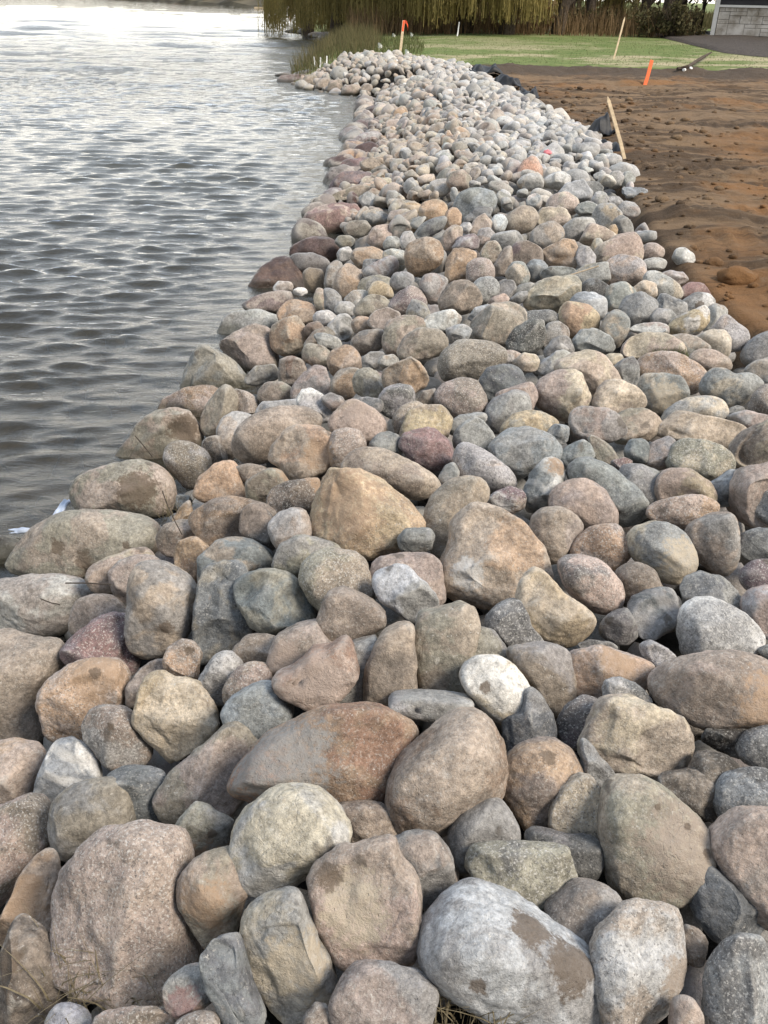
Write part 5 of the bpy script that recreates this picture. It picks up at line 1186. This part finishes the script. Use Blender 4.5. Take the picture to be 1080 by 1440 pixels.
# ---- bits on the soil
def clod(px, py, r0, seed, label=None, mat_=M_EARTH, name='soil_clod'):
    p_, t_ = on_ground(px, py); V_, F_ = ICO[4]; V_ = V_*np.array([1.1, .9, .75])
    V_ = V_*(1+.13*fbm(V_*1.3+seed, 3, .6))[:, None]*r0
    o = mesh_obj(name, V_*np.array([1, 1, .8])+np.array([p_[0], p_[1], p_[2]+r0*.15]), F_, mat_, smooth=True); tag(o, label, 'soil'); return o
clod(1035, 395, .13, 1.0, 'largest rounded clod of orange brown soil right of the lone pale stone')
clod(1003, 372, .07, 7.0, 'smaller brown soil clod just left of the largest one')
V_, F_ = ICO[2]; cv, cf = [], []; r_ = np.random.default_rng(9)
for k in range(700):
    y = r_.uniform(4.8, 22); x = edge(y)+.1+abs(r_.normal(0, 1))*(1.1 if k % 2 else 4); s_ = min(.05, .011*math.exp(abs(r_.normal(0, .55))))*(1+.03*y)
    v_ = V_*(1+.3*fbm(V_*1.5+k, 2))[:, None]*s_*np.array([1.2, 1, .7])
    cf.append(F_+len(V_)*len(cv)); cv.append(v_+np.array([x, y, gpt(x, y)+s_*.2]))
tag(mesh_obj('soil_crumbs', np.concatenate(cv), np.concatenate(cf), M_EARTH, smooth=True), 'loose brown crumbs of earth scattered over the bare soil', 'soil', kind='stuff')
# slate flake on the soil
p_, t_ = on_ground(892, 275); V_, F_ = ICO[4]
v_ = np.sign(V_)*np.abs(V_)**.7*np.array([.14, .07, .028]); v_[:, 1] *= 1-.45*(v_[:, 0]/.14); v_ += (.01*fbm(V_*3, 3))[:, None]
o = mesh_obj('slate_flake', v_, F_, M_ROCK, smooth=True); o.location = (p_[0], p_[1], p_[2]+.035); o.rotation_euler = (.35, 0, .15)
o.color = (*(PAL['bl']*.8), 1); o['tint'] = [float(q) for q in PAL['db']]; o['speck'] = .1; o['band'] = .6; o['wet'] = 0.0
tag(o, 'flat blue grey flake of slate lying on the brown soil', 'stone')
# pink spray mark on a stone near the fabric flap
t_ = on_pile(770, 215); q_ = CAM+ray(770, 215)*(t_-.16); V_, F_ = ICO[4]; v_ = V_*np.array([.05, .04, .035])*(1+.18*fbm(V_*2, 3))[:, None]
o = mesh_obj('painted_stone', v_, F_, M_PINK, smooth=True); o.location = q_; tag(o, 'small stone sprayed fluorescent pink among the pale stones', 'stone')
# the lone salmon cone stone
t_ = on_pile(745, 238); q_ = CAM+ray(746, 239)*(t_-.14); v_ = V_*np.array([.14, .11, .14]); v_[:, :2] *= (1-.35*np.clip(v_[:, 2]/.14, -1, 1))[:, None]; v_ *= (1+.08*fbm(V_*2+4, 3))[:, None]
o = mesh_obj('rock', v_, F_, M_ROCK, smooth=True); o.location = q_; o.color = (.50, .30, .22, 1); o['tint'] = [.42, .3, .24]; o['speck'] = .3; o['band'] = 0.; o['wet'] = 0.
tag(o, 'salmon pink cone shaped rock standing among the pale stones', 'rock', 'rocks of the shoreline bank')
# uprooted stump end and branch
p_, t_ = on_ground(966, 97); p2, t2 = on_ground(1000, 80); o = empty('branch', p_); tag(o, 'broken brown branch lying from the soil edge onto the lawn', 'branch')
d_ = Vector(p2-p_); B = MB(); B.tube([Vector((-.3, -.1, .0)), Vector((0, 0, .05)), d_*.5+Vector((0, 0, .12)), d_*.95+Vector((0, 0, .16))], [.04, .06, .05, .025], 9, .25); B.build('limb', M_BARK, o)
for k, (px, py) in enumerate(((955, 98), (962, 99), (971, 97))):
    p_, t_ = on_ground(px, py); v_ = ICO[3][0]*.055*(1+.3*fbm(ICO[3][0]*2+k*7, 2))[:, None]
    o = mesh_obj('pale_stone', v_, ICO[3][1], M_WHITE, smooth=True); o.location = p_
    tag(o, ['leftmost', 'middle', 'rightmost'][k]+' of three small white stones at the foot of the broken branch', 'stone', 'white stones by the branch')

# ---- twigs, sticks and grass among the near stones
def twig(pxs, lift, rad, label, mat_=M_TWIG, name='twig'):
    t_ = min(on_pile(*p) for p in pxs)-lift; pts = [CAM+ray(*p)*t_ for p in pxs]; c_ = pts[0]
    B = MB(); B.tube([Vector(p-c_) for p in pts], rad, 5); o = B.build(name, mat_); o.location = c_; tag(o, label, 'twig')
twig([(92, 820), (122, 820), (156, 822)], .14, .0028, 'thin black twig lying across the pale oval boulder at the left')
twig([(57, 842), (72, 848), (84, 850)], .14, .0025, 'short dark twig on the face of the pale oval boulder')
twig([(190, 613), (202, 627), (214, 642)], .17, .0035, 'dark stalk resting on the pointed tan boulder')
twig([(797, 388), (820, 381), (842, 374)], .16, .005, 'thin pale stick lying on the olive grey slab', M_STICK)
twig([(228, 690), (236, 712), (247, 735), (256, 752)], .16, .0022, 'bent dry stalk hanging below the log shaped boulder')
def tuft(px, py, dz, n_, h, sx_, sy_, label, mat_, seed, name='grass_tuft', cat='grass'):
    t_ = on_pile(px, py); q_ = CAM+ray(px, py)*(t_+dz); r = np.random.default_rng(seed)
    B = blades(n_, 0, 0, sx_, sy_, h, .0022, 1.3, seed=seed, z0=0.0, seg=4); o = B.build(name, mat_); o.location = q_; tag(o, label, cat)
tuft(128, 1395, .06, 90, .16, .10, .06, 'dark wiry grass in the gap under the largest lower left boulder', M_DRY, 31)
tuft(640, 1436, .04, 130, .10, .10, .05, 'flattened dry grass in the gap at the bottom centre', M_DRY, 32)
tuft(942, 505, .02, 140, .09, .10, .06, 'small green and straw coloured tuft at the right end of the rocks', M_GRASS, 33)
tuft(243, 722, -.02, 30, .14, .07, .05, 'sparse dry stalks by the end of the log shaped boulder', M_DRY, 34)
twig([(270, 497), (276, 492), (284, 495)], .2, .003, 'tangle of dark weed at the tip of the pyramid shaped boulder')

# ---- reeds and grass bank
def shore_band(x, y): return x > shore(y)+.05
B1 = blades(6200, -2.0, 40.5, 2.6, 13, .78, .010, .5, seed=41, clip=lambda x, y: shore(y)+.05 < x < shore(y)+2.9-.03*(y-31) and y > ymax(x)+.2)
tag(B1.build('reeds', M_REED), 'dry brown and olive reeds growing along the far bank of the lake', 'reeds', kind='stuff')
B1 = blades(5200, .2, 36, 3.4, 8, .34, .012, .7, seed=42, clip=lambda x, y: shore(y)+.2 < x < shore(y)+4.4 and y > ymax(x)+.1)
tag(B1.build('bank_grass', M_GRASS), 'rough green grass at the top of the reedy bank', 'grass', kind='stuff')
B1 = blades(9000, 7, 37, 11, 8, .06, .010, .8, seed=43, seg=2, clip=lambda x, y: x > shore(y)+2 and y > 30)
tag(B1.build('lawn_grass', M_GRASS), 'short green lawn grass beyond the bare soil', 'grass', kind='stuff')
# stones in the water past the end of the bank, and the far shore's stone edging
def loose_rock(px, py, z, sx_, c1, label, nm='rock', grp=None, sq=(1, .8, .6)):
    p_ = hit(px, py, z); V_, F_ = variants[(px+py) % len(variants)][0]; v_ = V_*sx_*np.array(sq)
    o = mesh_obj(nm, v_, F_, M_ROCK, smooth=True); o.location = p_; o.color = (*(PAL[c1]*.8), 1); o['tint'] = [float(q) for q in PAL['br']]; o['speck'] = .3; o['band'] = 0.; o['wet'] = .6
    tag(o, label, 'rock', grp)
loose_rock(412, 112, .05, .55, 'ru', 'dark reddish boulder in the water past the far end of the bank')
loose_rock(428, 108, .08, .40, 'dg', 'dark grey boulder right beside the dark reddish one in the water')
loose_rock(402, 106, .02, .35, 'dg', 'low dark stone farthest left in the water past the bank')
for k, (px, py) in enumerate(((412, 44), (419, 45), (427, 46), (436, 47), (445, 49), (453, 51), (461, 53))):
    loose_rock(px, py, .1, .55, 'lg', ['leftmost', 'second', 'third', 'fourth', 'fifth', 'sixth', 'rightmost'][k]+' block of the pale stone edging under the willows', 'edging_stone', 'pale stone edging under the willows')

# ---- trees
def clump(B, c_, rx, ry, rz, n_, s_, r, up=.0):
    for i in range(n_):
        d_ = r.normal(0, 1, 3); d_ /= np.linalg.norm(d_); d_ *= r.random()**.4
        p_ = Vector((c_[0]+d_[0]*rx, c_[1]+d_[1]*ry, c_[2]+d_[2]*rz)); a = Vector(r.normal(0, 1, 3)).normalized(); b_ = a.orthogonal().normalized(); q = a.cross(b_)
        s2 = s_*r.uniform(.5, 1.3); B.quad(p_-b_*s2-q*s2*.5, p_+b_*s2-q*s2*.6, p_+b_*s2*.8+q*s2*.5, p_-b_*s2*.7+q*s2*.6)
def willow(x, y, ht_, rad, n_, label, seed, low=.3, front=True):
    r = np.random.default_rng(seed); z = gpt(x, y); o = empty('willow_tree', (x, y, z)); tag(o, label, 'willow', 'willows behind the lawn')
    B = MB(); random.seed(seed)
    B.tube([(0, 0, -.2), (.1, 0, 1.4), (-.1, .1, 3), (.2, 0, ht_*.7)], [.42, .34, .28, .12], 10, .12); B.build('trunk', M_BARK, o)
    B = MB()
    for k in range(9):
        a = k*.7+r.uniform(-.3, .3); e_ = rad*r.uniform(.5, .85)
        B.tube([(0, 0, 1.6+.25*k), (math.cos(a)*e_*.4, math.sin(a)*e_*.4, ht_*.62), (math.cos(a)*e_, math.sin(a)*e_, ht_*.78), (math.cos(a)*e_*1.15, math.sin(a)*e_*1.15, ht_*.6)], [.15, .10, .06, .02], 6)
    B.build('limb', M_BARK, o)
    B = MB()
    nb = 26; bun = [(r.uniform(0, 6.28), rad*math.sqrt(r.uniform(.25, 1.0))) for _ in range(nb)]; bl = [r.choice([0, .1, .3, .7, 1.3]) for _ in range(nb)]
    for i in range(n_):
        a, q = bun[i % nb]; a += r.normal(0, .13); q += r.normal(0, .28)
        zt = ht_*(.96-.34*(q/rad)**2)+r.normal(0, .2); zb = max(low, low+abs(r.normal(0, .5))+bl[i % nb]+.5*(1-q/rad)); px, py = math.cos(a)*q, math.sin(a)*q
        sway = r.normal(0, .10, 2); wd_ = r.uniform(.008, .022); wa = r.uniform(0, 3.14); ox, oy = math.cos(wa)*wd_, math.sin(wa)*wd_
        nseg = 7; prev = None
        for k in range(nseg+1):
            u = k/nseg; zz_ = zt+(zb-zt)*u; w2 = (.4+.6*math.sin(min(1, u*1.4+.15)*2.2))*(1+.5*math.sin(i+k*2.3)); xx, yy = px+sway[0]*u+.03*math.sin(k+i), py+sway[1]*u
            cur = (Vector((xx-ox*w2, yy-oy*w2, zz_)), Vector((xx+ox*w2, yy+oy*w2, zz_)))
            if prev: B.quad(prev[0], prev[1], cur[1], cur[0])
            prev = cur
        # leaflets breaking up the edge
        for k in range(16):
            zz_ = zb+(min(zt, 3.4)-zb)*r.random(); l_ = r.uniform(.05, .13); aa = r.uniform(0, 6.28)
            p_ = Vector((px+sway[0]*.6+r.normal(0, .05), py+sway[1]*.6+r.normal(0, .05), zz_)); B.tri(p_, p_+Vector((math.cos(aa)*l_*.5, math.sin(aa)*l_*.5, -l_)), p_+Vector((math.cos(aa)*l_*.2, math.sin(aa)*l_*.2, -l_*1.3)))
    B.build('crown', M_WILLOW, o)
def bare_tree(x, y, ht_, r0, label, seed, lean=0, leaf=None, nleaf=350, lowl=2.2):
    r = np.random.default_rng(seed); random.seed(seed); z = gpt(x, y); o = empty('tree', (x, y, z)); tag(o, label, 'tree', 'trees behind the lawn')
    B = MB(); B.tube([(0, 0, -.2), (lean*.2, 0, 1.2), (lean*.6, .1, 3.2), (lean, 0, ht_)], [r0*1.25, r0, r0*.8, r0*.2], 9, .12); B.build('trunk', M_BARK, o)
    B = MB()
    for k in range(10):
        a = r.uniform(0, 6.28); h0 = r.uniform(.9, ht_*.8); l_ = r.uniform(.8, 2.4)
        B.tube([(lean*h0/ht_, 0, h0), (lean*h0/ht_+math.cos(a)*l_*.5, math.sin(a)*l_*.5, h0+l_*.5), (lean*h0/ht_+math.cos(a)*l_, math.sin(a)*l_, h0+l_*1.2)], [r0*.4, r0*.25, .01], 5)
    B.build('branch', M_BARK, o); B = MB()
    for k in range(14): a = r.uniform(0, 6.28); q = r.uniform(.2, 2.0); clump(B, (math.cos(a)*q+lean*.6, math.sin(a)*q, r.uniform(lowl, ht_)), .7, .7, .5, nleaf//14, .11, r)
    B.build('crown', leaf or M_OLIVE, o)
def shrub(x, y, rx, rz, n_, mat_, label, seed, grp=None, s_=.07):
    r = np.random.default_rng(seed); z = gpt(x, y); o = empty('shrub', (x, y, z)); tag(o, label, 'shrub', grp)
    B = MB()
    for k in range(14): a = r.uniform(0, 6.28); B.tube([(0, 0, -.1), (math.cos(a)*rx*.3, math.sin(a)*rx*.3, rz*.9), (math.cos(a)*rx*.7, math.sin(a)*rx*.7, rz*1.7)], [.03, .02, .005], 5)
    B.build('stems', M_BARK, o); B = MB()
    for k in range(12): a = r.uniform(0, 6.28); q = r.uniform(0, .8)*rx; clump(B, (math.cos(a)*q, math.sin(a)*q*.8, rz*r.uniform(.3, 1.6)), rx*.4, rx*.4, rz*.4, n_//12, s_, r)
    B.build('leaves', mat_, o)
def X_at(px, y, z=1.0):
    q = np.array([0, y, z-HC]); t_ = q@FWD; return float(((px-W/2)/FPX*t_-q@RT)/RT[0])
WL = [(432, 64, 7.0, 3.2, 900, 'leftmost willow, its yellow green strands hanging over the lake'), (472, 57, 8, 3.0, 900, 'second willow from the lake with bright yellow green strands'),
      (528, 56, 9, 3.4, 900, 'willow with a brownish curtain directly behind the reeds'), (590, 50, 9, 3.1, 850, 'willow with a green curtain between the ribboned stake and the pale pole'),
      (655, 48, 9, 2.9, 850, 'willow with a thick curtain right of the pale pole'), (712, 47, 8.5, 2.3, 600, 'willow with golden strands left of the red shrub'), (850, 53, 8, 2.2, 450, 'thin willow standing among the dark trunks right of the red shrub')]
for k, (px, y, h_, rd, n_, lb) in enumerate(WL): willow(X_at(px, y), y, h_, rd, int(n_*1.4), lb, 60+k, low=.22 if k > 1 else .15)
TR = [(738, 49, 7, .20, 'dark tree just left of the red shrub', -.3), (748, 53, 8, .16, 'slim dark tree touching the left of the red shrub', .3), (783, 48, 8, .30, 'thick leaning dark tree right of the red shrub', 1.0),
      (795, 51, 8, .24, 'second thick dark tree right of the red shrub', .8), (826, 50, 8, .22, 'dark straight tree behind the long thin stake', .1), (868, 52, 8, .18, 'dark tree directly above the long thin stake', -.2),
      (902, 50, 8, .26, 'broad trunked tree above the short orange stake', .2), (936, 49, 8.5, .34, 'thickest dark trunk, left of the house', .1), (952, 52, 8, .24, 'dark trunk next to the thickest one', .3),
      (983, 55, 6, .10, 'thin bare tree nearest the house against the tan field', .2), (812, 57, 8, .14, 'thin far tree between the dark trunks', -.3), (888, 58, 8, .14, 'thin far tree left of the broad trunked one', .4),
      (615, 60, 8, .25, 'dark tree hidden behind the willow curtains left of the pale pole', .1), (690, 58, 8, .25, 'dark tree behind the thick willow curtain', -.1), (560, 64, 8, .25, 'dark tree behind the reeds and willows', .1)]
for k, (px, y, h_, r0, lb, ln) in enumerate(TR): bare_tree(X_at(px, y), y, h_, r0, lb, 90+k, ln, nleaf=420, lowl=1.6 if k in (5, 6, 7, 8, 11) else 2.4)
shrub(X_at(765, 49, 1), 49, .45, .75, 260, M_RED, 'red leaved shrub under the trees', 120, s_=.06)
for k, (px, y, rx, rz, lb) in enumerate(((915, 47, 1.3, .75, 'dark olive shrub left of the thickest trunk'), (945, 46.5, 1.2, .8, 'dark olive shrub in front of the thickest trunk'), (966, 47.5, .9, .7, 'dark olive shrub right of the thickest trunk'),
        (805, 50, 1.4, .6, 'low olive shrub among the dark trunks'), (855, 50, 1.4, .6, 'low olive shrub behind the long thin stake'))):
    shrub(X_at(px, y), y, rx, rz, 1000, M_OLIVE, lb, 130+k, 'dark shrubs behind the lawn')
# brush at the feet of the trees
B1 = blades(9000, 6.5, 50, 13, 4.5, 1.35, .018, .45, seed=51, seg=2, clip=lambda x, y: x > shore(y)+1.2 and y > 46.5 and x < X_at(975, y))
tag(B1.build('brush', M_BROWN), 'brown brush and stalks at the feet of the trees', 'brush', kind='stuff')
B1 = blades(2600, 22, 66, 9, 5, 1.0, .05, .3, seed=52, seg=2)
tag(B1.build('tan_meadow', M_REED), 'tan dry meadow beyond the trees left of the house', 'meadow', kind='stuff')
r_ = np.random.default_rng(77); B1 = MB()
for k in range(150): x = r_.uniform(-9, 60); y = r_.uniform(74, 100); clump(B1, (x, y, r_.uniform(.0, .9 if x > 18 else 2.6)), 2.4, 2, .6 if x > 18 else 1.1, 34, .38, r_)
tag(B1.build('far_thicket', M_BROWN), 'distant brown thicket seen between the trunks', 'thicket', kind='stuff')

# ---- the far shore of the lake
fs = []
xs_ = np.linspace(-330, -8, 60)
def fs_y(x): return np.interp(x, [-330, -120, -60, -24, -8], [520, 380, 260, 190, 170])
v_, f_ = [], []
for i, x in enumerate(xs_):
    y0 = fs_y(x)
    for j, (dy_, dz_) in enumerate(((0, -.3), (1.5, .5), (8, 1.2), (60, 3.0), (400, 6))): v_.append((x, y0+dy_, dz_+.3*math.sin(x*.7+j)*min(j, 1)))
for i in range(len(xs_)-1):
    for j in range(4): a = i*5+j; f_.append((a, a+5, a+6, a+1))
tag(mesh_obj('far_shore', v_, f_, simple('far_bank', (.11, .095, .065), .95, .35, .08, 0, .1)), kind='structure')
B1 = MB()
for k in range(260): x = r_.uniform(-300, -9); y = fs_y(x)+r_.uniform(3, 30); clump(B1, (x, y, r_.uniform(1.5, 5)), 3.5, 3, 2.0, 26, .8, r_)
tag(B1.build('far_woods', M_OLIVE), 'thin line of woods along the far shore', 'woods', kind='stuff')
def far_house(px, y, wd_, ht_, wallm, label, roofc=M_ROOF):
    x = X_at(px, y, 1); o = empty('lake_house', (x, y, 1.0)); tag(o, label, 'house', 'houses on the far shore')
    B = MB(); B.box((0, 0, ht_/2-.5), (wd_, wd_*.6, ht_+1)); B.build('wall', wallm, o)
    B = MB(); a = wd_/2+.5; d_ = wd_*.3+.5; B.v = [(-a, -d_, ht_), (a, -d_, ht_), (a, d_, ht_), (-a, d_, ht_), (-a, 0, ht_+wd_*.25), (a, 0, ht_+wd_*.25)]; B.f = [(0, 1, 5, 4), (2, 3, 4, 5), (0, 4, 3), (1, 2, 5), (3, 2, 1, 0)]; B.build('roof', roofc, o)
    B = MB()
    for q in (-.3, 0, .3): B.box((q*wd_, -wd_*.3-.03, ht_*.45), (wd_*.13, .08, ht_*.35))
    B.build('window', M_FABRIC, o)
M_CREAM = simple('cream_render', (.55, .48, .36), .8, .1, 1, 0); M_BRICK = simple('red_wall', (.30, .12, .08), .9, .2, 1, 0)
far_house(338, 250, 7, 1.6, M_CREAM, 'cream lake house on the far shore, left one'); far_house(366, 225, 8, 1.6, M_CREAM, 'cream lake house on the far shore, nearer the willows')
far_house(250, 330, 12, 1.3, M_BRICK, 'long reddish building low on the far shore', M_BRICK)
# small white arched boathouse on a jetty
x = X_at(395, 172, .5); o = empty('boathouse', (x, 172, .0)); tag(o, 'small white arched boathouse on the far shore beside the willows', 'boathouse')
B = MB(); n_ = 12
for s_ in (-1, 1):
    for k in range(n_+1):
        a = math.pi*k/n_; B.v.append((1.3*math.cos(a), s_*1.5, .9+.9*math.sin(a)))
for k in range(n_): B.f.append((k, k+1, n_+2+k, n_+1+k))
B.build('roof', M_WHITE, o); B = MB(); B.box((-1.25, 0, .3), (.15, 3, 1.2)); B.box((1.25, 0, .3), (.15, 3, 1.2)); B.build('wall', M_WHITE, o)
B = MB(); B.box((0, 0, .2), (9, 2.6, .25)); B.build('jetty', M_WOOD, o)
